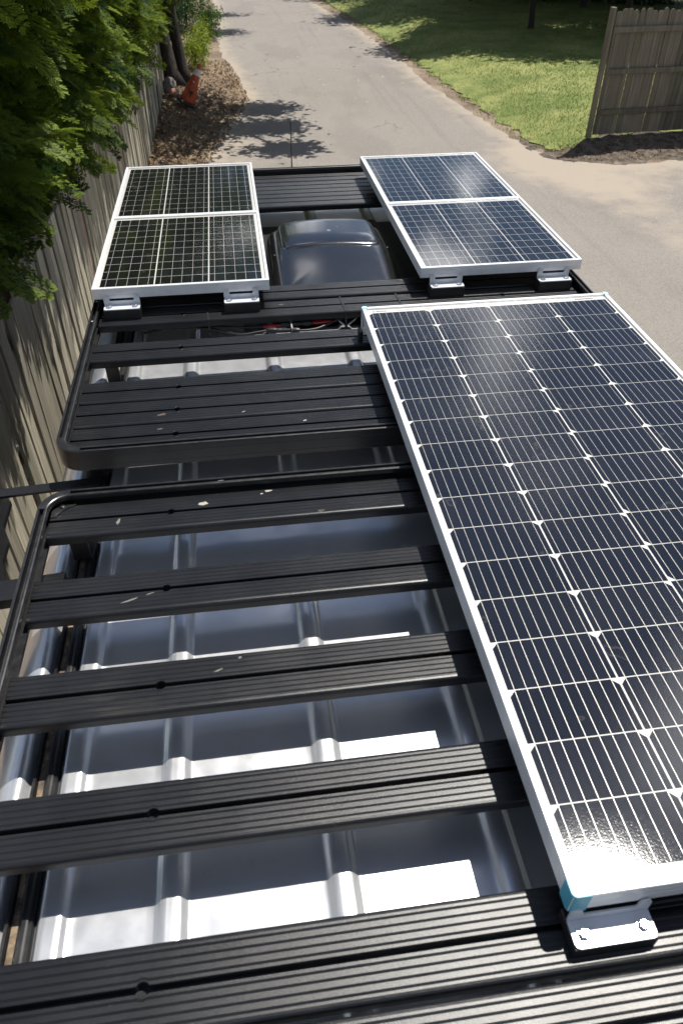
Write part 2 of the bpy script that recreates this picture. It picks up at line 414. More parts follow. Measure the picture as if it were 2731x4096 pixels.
# ------------------------------------------------------------------ ground sheets
def dens(pts, step, jit):
    out = []
    for i in range(len(pts)):
        a, b_ = np.array(pts[i], float), np.array(pts[(i+1) % len(pts)], float)
        n = max(1, int(np.linalg.norm(b_-a)/step))
        if np.linalg.norm(b_-a) > 14: n = 1
        for k in range(n):
            q = a+(b_-a)*k/n
            if 0 < k: q = q+rng.normal(0, jit, 2)
            out.append(q)
    return out
def inside(P, poly_):
    x, y = P[:, 0], P[:, 1]; c = np.zeros(len(P), bool); n = len(poly_)
    for i in range(n):
        x1, y1 = poly_[i]; x2, y2 = poly_[(i+1) % n]
        if y1 == y2: continue
        t = ((y1 > y) != (y2 > y)) & (x < (x2-x1)*(y-y1)/(y2-y1)+x1); c ^= t
    return c
def dist_poly(P, pl):
    d = np.full(len(P), 1e9)
    for i in range(len(pl)-1):
        a, b_ = np.array(pl[i], float), np.array(pl[i+1], float); ab = b_-a
        t = np.clip(((P-a)@ab)/(ab@ab), 0, 1); d = np.minimum(d, np.linalg.norm(P-a-t[:, None]*ab, axis=1))
    return d
def sheet(name, pts, z, mat, step, jit, grid, box, bumpy=0.0):
    B = dens(pts, step, jit); nb = len(B)
    gx, gy = np.meshgrid(np.arange(box[0], box[1], grid), np.arange(box[2], box[3], grid))
    G = np.stack([gx.ravel(), gy.ravel()], 1)+rng.uniform(-.25, .25, (gx.size, 2))*grid
    G = G[inside(G, B)]; G = G[dist_poly(G, B+[B[0]]) > grid*0.4]
    vs = [Vector(q) for q in B]+[Vector(q) for q in G]
    r = geometry.delaunay_2d_cdt(vs, [(i, (i+1) % nb) for i in range(nb)], [], 1, 1e-5)
    V = np.array([(v.x, v.y, 0) for v in r[0]]); V[:, 2] = rng.normal(0, 1, len(V))*bumpy
    me = poly(name, V, r[2], True); fixn(me)
    if me.polygons[0].normal.z < 0: me.flip_normals()
    o = put(name, me, mat, None, (0, 0, z)); return o, V[:, :2]
def set_attr(me, name, vals):
    a = me.attributes.new(name, 'FLOAT', 'POINT'); a.data.foreach_set('value', np.asarray(vals, np.float32))

g = poly('ground', [(-60, -40, 0), (80, -40, 0), (80, 120, 0), (-60, 120, 0)], [(0, 1, 2, 3)])
tag(put('ground', g, M_SOIL), kind='structure')
LEFT = [(-1.2, -9), (-1.15, 6), (-0.95, 9.5), (-0.65, 11.5), (-0.35, 13.2), (0.02, 14.4), (0.07, 15), (-0.03, 16.4), (-0.2, 18.4), (-0.42, 20.2), (-0.46, 22.5), (-0.56, 31), (-0.7, 46)]
RIGHT = [(2.2, 46), (2.87, 30.6), (3.55, 24.9), (3.84, 20.3), (3.94, 15.9), (4.13, 13.5), (4.28, 12.3), (4.42, 10.7), (4.62, 9.95), (5.6, 9.55), (6.6, 9.66), (9, 9.75), (16, 9.9), (16, -9)]
o, P2 = sheet('driveway', LEFT+RIGHT, 0.006, M_ASPH, 0.18, 0.030, 0.30, (-1.6, 9, 1, 32))
sand = np.exp(-dist_poly(P2, LEFT)/0.42)*0.95+np.exp(-dist_poly(P2, RIGHT[:-1])/0.40)*0.9
swath = [(4.3, 10.2), (4.7, 8.8), (5.0, 7.6), (5.1, 6.3), (5.3, 5.0), (5.9, 3.2), (6.4, 0.5)]
sand += np.exp(-(dist_poly(P2, swath)/0.75)**2)*0.55
sand += np.exp(-(dist_poly(P2, [(4.2, 9.5), (5.0, 8.6), (6.5, 8.9)])/0.7)**2)*0.4
sand += np.exp(-(dist_poly(P2, [(-0.3, 12), (0.2, 10.8), (0.9, 10.0), (2.4, 9.8)])/0.7)**2)*0.30
set_attr(o.data, 'sand', np.clip(sand, 0, 1.2)); tag(o, kind='structure')
def rise(P):
    d = dist_poly(P, [(3.1, 46), (3.42, 30.6), (4.03, 22.8), (4.21, 18.8), (4.33, 15.3), (4.46, 12.9), (4.52, 11.0), (4.62, 9.95), (5.6, 9.55), (6.6, 9.66), (9, 9.75), (16, 9.9)])
    return 0.2*sstep(0.1, 1.4, d)
def sstep(a, b, x): t = np.clip((x-a)/(b-a), 0, 1); return t*t*(3-2*t)
LAWN = [(3.1, 46), (3.42, 30.6), (4.03, 22.8), (4.21, 18.8), (4.33, 15.3), (4.46, 12.9), (4.55, 11.2), (4.78, 10.42), (5.1, 10.35), (5.40, 10.56), (7.5, 10.72), (10.6, 10.98), (16, 11.3), (40, 12), (40, 46)]
lo, PL = sheet('lawn', LAWN, 0.012, M_LAWN, 0.12, 0.05, 0.5, (3, 14, 10, 32), 0.008)
for v in lo.data.vertices: v.co.z += float(rise(np.array([[v.co.x, v.co.y]]))[0])
tag(lo, kind='structure')
M_BANK = simple('dark_leafy_soil', (0.085, 0.066, 0.050), 0.95, 0, 0.55, 9, 0.6)
bo_, PB = sheet('soil_bank', [(4.36, 11.2), (4.40, 10.6), (4.55, 9.93), (5.6, 9.52), (6.6, 9.62), (9, 9.72), (16, 9.88), (16, 11.36), (10.6, 11.06), (7.5, 10.80), (5.42, 10.64), (5.1, 10.44), (4.82, 10.5), (4.6, 11.2)], 0.010, M_BANK, 0.15, 0.02, 0.12, (4.2, 9, 9.4, 12.6), 0.010)
for v in bo_.data.vertices: v.co.z += float(rise(np.array([[v.co.x, v.co.y]]))[0])-0.006
tag(bo_, kind='structure')

# ------------------------------------------------------------------ the van
VC = -0.024                               # centre line
van = thing('cargo_van', (VC, 0, 0), 'silver cargo van with ribbed roof carrying the black rack and solar panels', 'van')
RY0, RY1 = -2.75, 1.52
def sstep(a, b, x): t = np.clip((x-a)/(b-a), 0, 1); return t*t*(3-2*t)
ribs = [(-0.455, None), (-0.2265, 1), (0.0, 1), (0.2265, 1), (0.455, None)]
def roof_z(u, y):
    """u = x - VC; rack-space z"""
    a = abs(u)
    z = -0.174 - 0.004*(a/0.6)**2
    if a > 0.588: z += 0.008*float(sstep(0.588, 0.598, a))
    if a > 0.622: z -= 0.016*float(sstep(0.622, 0.634, a))
    for c, brk in ribs:
        d = abs(u-c)
        if d < 0.026:
            k = 1.0
            if brk:
                e = min(abs(y-(-0.72)), 9)
                k = float(sstep(-0.70, -0.735, y)) if y < -0.645 else float(sstep(-0.60, -0.56, y))
                k *= float(sstep(1.5, 1.4, y))
            z += 0.0105*k*float(sstep(0.0240, 0.0090, d))
    return z
us = set(np.round(np.linspace(-0.634, 0.634, 45), 4))
for c, _ in ribs:
    for d in (0.0245, 0.022, 0.020, 0.018, 0.0165, 0.015, 0.012, 0.006, 0): us |= {round(c-d, 4), round(c+d, 4)}
for e in (0.588, 0.590, 0.5925, 0.595, 0.598, 0.605, 0.615, 0.622, 0.625, 0.628, 0.631, 0.634): us |= {e, -e}
us = sorted(us); ys = list(np.linspace(RY0, -0.80, 12))+list(np.linspace(-0.76, -0.54, 24))+list(np.linspace(-0.5, 1.5, 14))+list(np.linspace(1.505, RY1, 3))
V, F = [], []
for y in ys:
    for u in us: V.append((u, y, roof_z(u, y)-0.0+Z0))
n = len(us)
for i in range(len(ys)-1):
    for j in range(n-1): F.append((i*n+j, i*n+j+1, (i+1)*n+j+1, (i+1)*n+j))
put('roof', poly('roof', [(v[0], v[1], v[2]-Z0) for v in V], F, True), M_SILVER, van, (VC, 0, Z0))
# roof ditch, side and body shell
side = [(0.634, -0.186), (0.6365, -0.189), (0.671, -0.189), (0.676, -0.184), (0.681, -0.172), (0.686, -0.168), (0.694, -0.1685), (0.704, -0.173), (0.722, -0.186), (0.745, -0.212), (0.768, -0.252), (0.79, -0.31), (0.812, -0.40), (0.835, -0.54), (0.865, -0.80), (0.905, -1.10), (0.935, -1.35), (0.95, -1.6), (0.95, -1.85), (0.92, -2.05)]
for s in (-1, 1):
    yy = list(np.linspace(RY0, 1.5, 8))+[1.56, 1.60]
    rings = [[(s*a, y, z) for a, z in side] for y in yy]
    put('body_side', loft('body_side', rings, False, False, True), M_SILVER, van, (VC, 0, Z0))
# nose : windscreen, bonnet, grille, rear wall
M_VGLASS = simple('tinted_windscreen', (0.01, 0.012, 0.014), 0.04, 0, 0.1)
def strip(name, prof, mat):     # prof: list of (y, z, halfwidth)
    rings = [[(-w, y, z) for w in (h, h*0.6, h*0.2, -h*0.2, -h*0.6, -h)] for y, z, h in prof]
    return put(name, loft(name, rings, False, False, True), mat, van, (VC, 0, Z0))
strip('roof_front', [(1.52, -0.180, 0.66), (1.64, -0.215, 0.67), (1.78, -0.285, 0.69)], M_SILVER)
strip('windscreen', [(1.78, -0.287, 0.69), (2.3, -0.62, 0.74), (2.85, -0.98, 0.80)], M_VGLASS)
strip('bonnet', [(2.86, -0.985, 0.82), (3.1, -1.10, 0.84), (3.4, -1.25, 0.82), (3.5, -1.42, 0.8), (3.53, -1.8, 0.82), (3.50, -2.15, 0.8)], M_SILVER)
strip('rear_door', [(-2.75, -0.185, 0.634), (-2.80, -0.24, 0.70), (-2.83, -0.9, 0.84), (-2.84, -1.9, 0.9), (-2.8, -2.1, 0.88)], M_SILVER)
for s in (-1, 1):
    fs = [[(s*a, 1.60, z) for a, z in ((0.69, -0.17), (0.79, -0.31), (0.835, -0.54), (0.905, -1.10), (0.95, -1.6), (0.92, -2.05))],
          [(s*a, 2.3, z) for a, z in ((0.74, -0.60), (0.76, -0.64), (0.80, -0.7), (0.89, -1.10), (0.93, -1.6), (0.91, -2.05))],
          [(s*a, 2.9, z) for a, z in ((0.81, -0.99), (0.82, -1.0), (0.83, -1.05), (0.87, -1.2), (0.91, -1.6), (0.90, -2.05))],
          [(s*a, 3.48, z) for a, z in ((0.79, -1.38), (0.79, -1.4), (0.80, -1.45), (0.82, -1.5), (0.84, -1.7), (0.83, -2.05))]]
    put('front_wing', loft('front_wing', fs, False, False, True), M_SILVER, van, (VC, 0, Z0))
M_TYRE = simple('tyre_rubber', (0.02, 0.02, 0.02), 0.8)
for s in (-1, 1):
    for y in (-1.9, 2.65):
        pr = [(0.20, 0.0), (0.30, 0.0), (0.335, 0.02), (0.345, 0.06), (0.345, 0.17), (0.335, 0.21), (0.30, 0.23), (0.20, 0.23)]
        rings = [[(s*(0.70+w), r*math.cos(a), r*math.sin(a)) for r, w in pr] for a in np.linspace(0, 2*math.pi, 33)]
        wh = put('wheel', loft('wheel', rings, True, False, True), M_TYRE, van, (VC, y, 0.345))
        rr = [[(s*(0.70+w), r*math.cos(a), r*math.sin(a)) for r, w in ((0.02, 0.14), (0.10, 0.16), (0.19, 0.20), (0.20, 0.23), (0.20, 0.02))] for a in np.linspace(0, 2*math.pi, 25)]
        put('rim', loft('rim', rr, True, False, True), M_ALU, wh, (VC, y, 0.345))
# black roof tracks
for s in (-1, 1):
    pr = [(0.6325, -0.188), (0.6325, -0.176), (0.634, -0.1735), (0.6365, -0.1735), (0.638, -0.171), (0.6405, -0.1695), (0.646, -0.1695), (0.6485, -0.172), (0.6495, -0.176),
          (0.6515, -0.1765), (0.652, -0.183), (0.662, -0.183), (0.6625, -0.1745), (0.664, -0.172), (0.668, -0.172), (0.6695, -0.175), (0.6705, -0.188)]
    rings = [[(s*a, y, z) for a, z in pr] for y in (RY0+0.05, -0.5, RY1-0.1)]
    tr = put('roof_track', loft('roof_track', rings), M_RAIL, van, (VC, 0, Z0))
    x0, x1 = sorted((s*0.6525, s*0.6615))
    d = cbox_me('track_dirt', x1-x0, RY1-RY0-0.2, 0.004, 0.0008)
    put('track_dirt', d, M_TAN, tr, (VC+(x0+x1)/2, (RY0+RY1)/2, Z0-0.1805))
# antenna
an = tube('antenna', [(-0.057, 1.745, -0.27), (-0.057, 1.74, -0.176), (-0.0565, 1.735, -0.05), (-0.0555, 1.73, 0.03), (-0.0555, 1.73, 0.035), (-0.055, 1.728, 0.066), (-0.055, 1.728, 0.068)], [0.005, 0.004, 0.0022, 0.0018, 0.0030, 0.0030, 0.001], M_RUB, van, 8)

# ------------------------------------------------------------------ roof racks
RXL, RXR = -0.742, 0.692
ST = -0.078                                # slat top
GW = 0.0034
def slat_profile(g):
    """(y,z) of a slat around its centre line; y positive = far. g = half width of the slot"""
    P = []
    hw = 0.0475
    def half():
        q = [(g, -0.014), (g, -0.0008), (g+0.0007, 0)]
        q[0] = (g, -0.014)
        e = max(g+0.0012, 0.0056)
        q.append((e, 0))
        xs0 = 0.0078 if g < 0.0066 else g+0.0014
        base = [0.0076, 0.0168, 0.0260, 0.0352]
        for i, b0 in enumerate(base):
            b1 = max(b0, e+0.0003*(i+1))
            q += [(b1, 0), (b1+0.0008, -0.0006), (b1+0.0016, -0.0001), (b1+0.0024, -0.0006), (b1+0.0032, 0)]
        q += [(hw-0.0062, 0), (hw-0.0034, -0.0006), (hw-0.0015, -0.0022), (hw-0.0004, -0.0045), (hw, -0.0075), (hw, -0.0195), (hw-0.0015, -0.0215)]
        return q
    h = half()
    P = [(-y, z) for y, z in reversed(h)]+h
    return P
NOTCH = (-0.4925, 0.4405)
def slat_mesh():
    xs = [RXL+0.0205]
    for c in NOTCH:
        xs += [c-0.0085]+[c+0.0078*math.sin(a) for a in np.linspace(-math.pi/2, math.pi/2, 11)]+[c+0.0085]
    xs += [RXR-0.0205]; rings = []
    for x in xs:
        g_ = GW
        for c in NOTCH:
            d = abs(x-c)
            if d < 0.0078: g_ = max(GW, math.sqrt(max(0, 0.0078**2-d*d)))
        rings.append([(x, y, z) for y, z in slat_profile(g_)])
    me = loft('slat', rings); return me
SLAT = slat_mesh()
def rail_prof():
    """(inward offset from outer face, z)"""
    return [(0.0, -0.107), (0.0, -0.0965), (0.0006, -0.096), (0.0, -0.0955), (0.0, -0.0735), (0.0006, -0.073), (0.0, -0.0725), (0.0, -0.0595), (0.0007, -0.0572), (0.0025, -0.0562), (0.0045, -0.0562), (0.0055, -0.0572), (0.0055, -0.0635), (0.0066, -0.0665), (0.0080, -0.0683), (0.0095, -0.0689), (0.0110, -0.0683), (0.0124, -0.0665),
            (0.0135, -0.0635), (0.0135, -0.0572), (0.0145, -0.0562), (0.0178, -0.0562), (0.0196, -0.0572), (0.0203, -0.0595), (0.0203, -0.067), (0.0085, -0.0735), (0.0085, -0.1000), (0.0203, -0.1000), (0.0203, -0.107)]
def corner_prof():
    return [(0.0, -0.107), (0.0, -0.0965), (0.0, -0.0735), (0.0, -0.0595), (0.0010, -0.0566), (0.0030, -0.0555), (0.0100, -0.0553), (0.0172, -0.0555), (0.0196, -0.0566), (0.0206, -0.0595), (0.0206, -0.067), (0.0095, -0.074), (0.0095, -0.100), (0.0206, -0.100), (0.0206, -0.107)]
def rack(name, y0, y1, slats, label, feet, gx=()):
    r = thing(name, ((RXL+RXR)/2, (y0+y1)/2, Z0-0.107), label, 'roof rack')
    CR = 0.056
    pf = rail_prof()
    for s, xo in ((1, RXL), (-1, RXR)):       # side rails
        rings = [[(xo+s*a, y, z) for a, z in pf] for y in (y0+CR, y1-CR)]
        put('side_rail', loft('side_rail', [[(p[0]-xo, p[1]-(y0+y1)/2, p[2]) for p in q] for q in rings]), M_RAIL, r, (xo, (y0+y1)/2, Z0))
    for s, yo in ((1, y0), (-1, y1)):
        rings = [[(x, s*a, z) for a, z in pf] for x in (RXL+CR, RXR-CR)]
        put('end_rail', loft('end_rail', rings), M_RAIL, r, (0, yo, Z0))
    for sx, xo in ((1, RXL), (-1, RXR)):
        for sy, yo in ((1, y0), (-1, y1)):
            rings = []
            for a in np.linspace(0, math.pi/2, 13):
                rings.append([(sx*(CR-(CR-o_)*math.cos(a)), sy*(CR-(CR-o_)*math.sin(a)), z) for o_, z in corner_prof()])
            c = put('rack_corner', loft('rack_corner', rings, True, True, False), M_RAIL, r, (xo, yo, Z0))
            # gusset plate with its screw, lying on the first slat
            gp = [(0.0215, 0.060), (0.0215, 0.030), (0.030, 0.0225), (0.064, 0.0215), (0.066, 0.026), (0.060, 0.030), (0.050, 0.034), (0.042, 0.041), (0.036, 0.051), (0.031, 0.058)]
            top = [(sx*a, sy*b_, 0.0022) for a, b_ in gp]; bot = [(sx*a, sy*b_, 0.0) for a, b_ in gp]
            gu = put('gusset', loft('gusset', [bot, top]), M_RAIL, r, (xo, yo, Z0+ST+0.0004))
            sc = put('screw', tube_me('screw', [(0, 0, 0), (0, 0, 0.002), (0, 0, 0.0028)], [0.0052, 0.0048, 0.0025], 10, False), M_RUB, gu, (xo+sx*0.040, yo+sy*0.031, Z0+ST+0.0026))
    for yc in slats:
        o = bpy.data.objects.new('slat', SLAT)
        if not SLAT.materials: SLAT.materials.append(M_RACK)
        link(o, r, (0, yc, Z0+ST))
        for s in (-1, 1):                     # fixing bolt heads in the rail slot
            pass
    for yc in feet:
        for s in (-1, 1):
            xa, xb = sorted((VC+s*0.612, VC+s*0.668))
            f = cbox('mounting_foot', xa, xb, yc-0.020, yc+0.034, -0.1045, -0.1005, 0.001, M_RAIL, r)
            xa, xb = sorted((VC+s*0.634, VC+s*0.668))
            cbox('foot_web', xa, xb, yc-0.020, yc-0.016, -0.166, -0.1048, 0.0008, M_RAIL, f)
            cbox('foot_pad', xa-0.002, xb+0.002, yc-0.016, yc+0.034, -0.1685, -0.1625, 0.0012, M_RAIL, f)
    return r
FRONT = rack('roof_rack', -0.4500, 1.508, (1.4300, 1.3300, 1.2330, 1.1345, 0.3330, 0.2230, 0.0225, -0.1775, -0.2780, -0.3780),
             'front black slatted roof rack under the four small solar panels', (1.2330, 0.0225, -0.3780))
REAR = rack('roof_rack', -1.660, -0.5765, (-0.6460, -0.8515, -1.0565, -1.2620, -1.4660, -1.5680),
            'rear black slatted roof rack with wide gaps, nearest the camera', (-0.6460, -1.4660))
# washers and bolts standing in the left rail slot of the front rack
for y in (0.290, 0.165):
    bt = put('rail_bolt', tube_me('rail_bolt', [(0, 0, 0), (0, 0, 0.003), (0, 0, 0.004)], [0.0038, 0.0038, 0.002], 8, False), M_STEEL, FRONT, (RXL+0.0096, y, Z0-0.0600))

# paint chips and bird droppings on the slats (flat marks, real thin flecks)
M_CHIP = simple('pale_scuff', (0.15, 0.145, 0.13), 0.8, 0, 0.2, 200)
M_POO = simple('dried_dropping', (0.36, 0.34, 0.29), 0.9, 0, 0.2, 200)

def splash(rk, x, y, z, rx, ry, mat, rot=0.0, name='dried_splash'):
    pts = []
    for k in range(11):
        a = 2*math.pi*k/11; f = rng.uniform(0.55, 1.1); px, py = rx*f*math.cos(a), ry*f*math.sin(a)
        pts.append((px*math.cos(rot)-py*math.sin(rot), px*math.sin(rot)+py*math.cos(rot)))
    me = loft(name, [[(a, b_, 0) for a, b_ in pts], [(a*0.8, b_*0.8, 0.0005) for a, b_ in pts]])
    put(name, me, mat, rk, (x, y, Z0+z+0.0003))
M_DUSTP = simple('tan_dust_patch', (0.075, 0.062, 0.046), 0.9, 0, 0.4, 300)
splash(REAR, -0.4298, -0.6312, ST, 0.011, 0.007, M_POO, 0.2); splash(REAR, -0.302, -0.6085, ST, 0.009, 0.004, M_POO, 0.2)
splash(REAR, -0.315, -0.616, ST, 0.005, 0.0025, M_POO, 0.4); splash(REAR, -0.5911, -0.6631, ST, 0.004, 0.010, M_CHIP, -0.2)
splash(REAR, -0.5542, -0.8734, ST, 0.022, 0.0022, M_CHIP, 0.35); splash(REAR, -0.52, -0.862, ST, 0.010, 0.0018, M_CHIP, 0.30)
splash(REAR, -0.405, -1.0409, ST, 0.009, 0.0022, M_CHIP, 0.4); splash(REAR, -0.3715, -1.0206, ST, 0.004, 0.003, M_CHIP, 0.9)
splash(REAR, -0.3932, -0.5905, -0.0562, 0.007, 0.0016, M_CHIP, 0); splash(REAR, -0.2025, -0.6829, ST-0.0002, 0.008, 0.004, M_DUSTP, 0.1)
splash(FRONT, -0.2041, -0.3650, ST, 0.005, 0.003, M_POO, 0.3); splash(FRONT, -0.083, -0.2170, ST-0.0012, 0.008, 0.003, M_CHIP, -0.4)
splash(FRONT, -0.5255, -0.2965, ST, 0.012, 0.006, M_DUSTP, 0.2); splash(FRONT, -0.5281, -0.3560, ST, 0.008, 0.004, M_DUSTP, 0.2)
splash(FRONT, -0.2119, 0.2420, ST, 0.012, 0.006, M_DUSTP, 0.1); splash(FRONT, -0.34, -0.310, ST, 0.006, 0.003, M_CHIP, 0.6)
# ------------------------------------------------------------------ solar panels
def rect_ring(x0, x1, y0, y1, z, off):
    return [(x0+off, y0+off, z), (x1-off, y0+off, z), (x1-off, y1-off, z), (x0+off, y1-off, z)]
def frame_mesh(w, h, t, lip):
    """frame of w x h around the origin, top at z=0, depth t, with lip and side grooves"""
    pr = [(lip, -0.0030), (lip, -0.0006), (lip-0.0006, 0), (0.0010, 0), (0.0, -0.0010), (0.0, -0.0085), (0.0006, -0.009), (0.0, -0.0095), (0.0, -0.0200), (0.0006, -0.0205), (0.0, -0.021), (0.0, -t), (0.022, -t), (0.022, -t+0.002), (0.002, -t+0.002), (0.002, -0.0065), (lip, -0.0065)]
    V, F = [], []; n = len(pr)
    for o_, z in pr: V += rect_ring(-w/2, w/2, -h/2, h/2, z, o_)
    for i in range(n):
        j = (i+1) % n
        for k in range(4):
            k2 = (k+1) % 4; F.append((i*4+k, i*4+k2, j*4+k2, j*4+k))
    return fixn(poly('frame', V, F))
def text_mesh(body, size):
    cu = bpy.data.curves.new('lettering', 'FONT'); cu.body = body; cu.size = size; cu.extrude = 0.00015; cu.offset = size*0.012
    cu.align_x = 'LEFT'; cu.align_y = 'CENTER'
    o = bpy.data.objects.new('tmp', cu); COL.objects.link(o)
    dg = bpy.context.evaluated_depsgraph_get(); me = bpy.data.meshes.new_from_object(o.evaluated_get(dg))
    bpy.data.objects.remove(o); bpy.data.curves.remove(cu); me.name = 'lettering'; me.materials.clear(); return me
LET = text_mesh('RENOGY', 0.0072); LETS = text_mesh('RENOGY', 0.0062)
def cellmesh(w, h, ch, top):
    a, b_ = w/2, h/2; c = ch
    if top: P = [(-a, -b_), (a, -b_), (a, b_-c), (a-c, b_), (-a+c, b_), (-a, b_-c)]
    else: P = [(-a+c, -b_), (a-c, -b_), (a, -b_+c), (a, b_), (-a, b_), (-a, -b_+c)]
    if ch == 0: P = [(-a, -b_), (a, -b_), (a, b_), (-a, b_)]
    return loft('cell', [[(x, y, 0) for x, y in P], [(x, y, 0.0003) for x, y in P]])
def panel_common(name, x0, x1, y0, y1, t, lip, label, group, glass, ztop=0.0):
    p = thing(name, ((x0+x1)/2, (y0+y1)/2, Z0+ztop-t), label, 'solar panel', group)
    xc, yc, w, h = (x0+x1)/2, (y0+y1)/2, x1-x0, y1-y0
    put('frame', frame_mesh(w, h, t, lip), M_ALU, p, (xc, yc, Z0+ztop))
    b = cbox_me('backsheet', w-2*lip+0.004, h-2*lip+0.004, 0.0012, 0.0002)
    put('backsheet', b, M_BACK, p, (xc, yc, Z0+ztop-0.0052))
    gl = cbox_me('glass_pane', w-2*lip+0.003, h-2*lip+0.003, 0.0002, 0.00004)
    # a thin single sheet of glass
    gv = [(-w/2+lip-0.001, -h/2+lip-0.001, 0), (w/2-lip+0.001, -h/2+lip-0.001, 0), (w/2-lip+0.001, h/2-lip+0.001, 0), (-w/2+lip-0.001, h/2-lip+0.001, 0)]
    bpy.data.meshes.remove(gl)
    put('glass_pane', poly('glass_pane', gv, [(0, 1, 2, 3)]), glass, p, (xc, yc, Z0+ztop-0.0020))
    return p
PC, PR = 0.162, 0.084837
big = panel_common('solar_module', -0.0120, 0.6630, -1.4654, 0.0313, 0.035, 0.0105, 'long single solar panel with blue corner caps filling the right side', None, M_GLASS)
ca, cb = cellmesh(PC-0.0030, PR-0.0018, 0.0100, True), cellmesh(PC-0.0030, PR-0.0018, 0.0100, False)
for m_ in (ca, cb): m_.materials.append(M_CELL)
for c in range(4):
    for r in range(17):
        o = bpy.data.objects.new('cell', ca if c < 2 else cb); link(o, big, ((c+0.5)*PC, -(r+0.5)*PR, Z0-0.0045))
bus = cbox_me('busbar', 0.00075, 17*PR-0.004, 0.0002, 0.00004); bus.materials.append(M_BUS)
for c in range(4):
    for k in range(9):
        o = bpy.data.objects.new('busbar', bus); link(o, big, (c*PC+0.0019+(PC-0.0038)*(k+0.5)/9, -17*PR/2, Z0-0.0040))
LET.materials.append(M_INK)
put('lettering', LET, None, big, (0.0225, 0.0085, Z0-0.0044))
put('logo', cbox_me('logo', 0.0062, 0.0062, 0.0003, 0.00005), M_LOGO, big, (0.0160, 0.0085, Z0-0.0044))
put('print_line', cbox_me('print_line', 0.10, 0.004, 0.0002, 0.00004), M_INKG, big, (0.125, 0.0090, Z0-0.0045))
put('print_line', cbox_me('print_line', 0.05, 0.004, 0.0002, 0.00004), M_INK, big, (0.59, 0.0090, Z0-0.0045))
# corner caps
def cap_mesh(sx, sy, t, L=0.021):
    q = 0.0016; R = 0.007
    out = [(L, -q), (R, -q)]+[(R-q-(R)*math.sin(a)+q*0, R-q-(R)*math.cos(a)) for a in np.linspace(0.15, math.pi/2-0.15, 5)]+[(-q, R), (-q, L)]
    inn = [(0.0112, L), (0.0112, 0.0112), (L, 0.0112)]
    P = [(sx*a, sy*b_) for a, b_ in out+inn]
    return loft('corner_cap', [[(x, y, -t-0.0008) for x, y in P], [(x, y, 0.0002) for x, y in P], [(x*0.94+sx*0.0006, y*0.94+sy*0.0006, 0.0016) for x, y in P]])
for sx, x in ((1, -0.0120), (-1, 0.6630)):
    for sy, y in ((1, -1.4654), (-1, 0.0313)):
        put('corner_cap', cap_mesh(sx, sy, 0.035, 0.021 if sy > 0 else 0.0125), M_BLUE if sy > 0 else M_BLUE2, big, (x, y, Z0))
c2 = cellmesh(1, 1, 0, True); c2.materials.append(M_CELL2)
def small_panel(x0, x1, y0, y1, label, group):
    p = panel_common('solar_module', x0, x1, y0, y1, 0.030, 0.0085, label, group, M_GLASS2)
    mx_, my0, my1 = 0.0175, 0.0195, 0.0205
    cw = (x1-x0-2*mx_)/3; ch = (y1-y0-my0-my1)/10
    for c in range(3):
        for r in range(10):
            o = bpy.data.objects.new('cell', small_cell(cw, ch)); link(o, p, (x0+mx_+(c+0.5)*cw, y0+my0+(r+0.5)*ch, Z0-0.0045))
        for k in range(5):
            o = bpy.data.objects.new('busbar', small_bus(ch)); link(o, p, (x0+mx_+c*cw+0.0022+(cw-0.0044)*(k+0.5)/5, y0+my0+5*ch, Z0-0.0040))
    put('lettering', LETS, None, p, (x1-0.040, y0+0.0142, Z0-0.0044), (0, 0, math.pi))
    put('logo', LOGO2, None, p, (x1-0.032, y0+0.0142, Z0-0.0044))
    put('print_line', LINE2, None, p, (x0+0.055, y0+0.0142, Z0-0.0045))
    put('print_line', LINE2, None, p, (x0+0.17, y0+0.0142, Z0-0.0045))
    return p
_c = {}
def small_cell(cw, ch):
    if 'c' not in _c:
        _c['c'] = cellmesh(cw-0.0038, ch-0.0024, 0, True); _c['c'].materials.append(M_CELL2)
    return _c['c']
def small_bus(ch):
    if 'b' not in _c:
        _c['b'] = cbox_me('busbar', 0.0011, 10*ch+0.004, 0.0002, 0.00004); _c['b'].materials.append(M_BUS)
    return _c['b']
LETS.materials.append(M_INK)
LOGO2 = cbox_me('logo', 0.005, 0.005, 0.0003, 0.00005); LOGO2.materials.append(M_LOGO)
LINE2 = cbox_me('print_line', 0.045, 0.0035, 0.0002, 0.00004); LINE2.materials.append(M_INKG)
LX0, LX1, LY0, LY1 = -0.7315, -0.2425, 0.241, 1.388
QX0, QX1, QY0, QY1 = 0.1985, 0.6865, 0.262, 1.410
lm, qm = (LY0+LY1)/2, (QY0+QY1)/2
GP = 'small solar panels at the front of the roof'
small_panel(LX0, LX1, LY0, lm-0.0008, 'nearer small solar panel of the dark left pair beside the roof vent', GP)
small_panel(LX0, LX1, lm+0.0008, LY1, 'farther small solar panel of the dark left pair, next to the fence', GP)
small_panel(QX0, QX1, QY0, qm-0.0008, 'nearer small solar panel of the blue right pair above two silver brackets', GP)
small_panel(QX0, QX1, qm+0.0008, QY1, 'farther small solar panel of the blue right pair, nearest the lawn', GP)

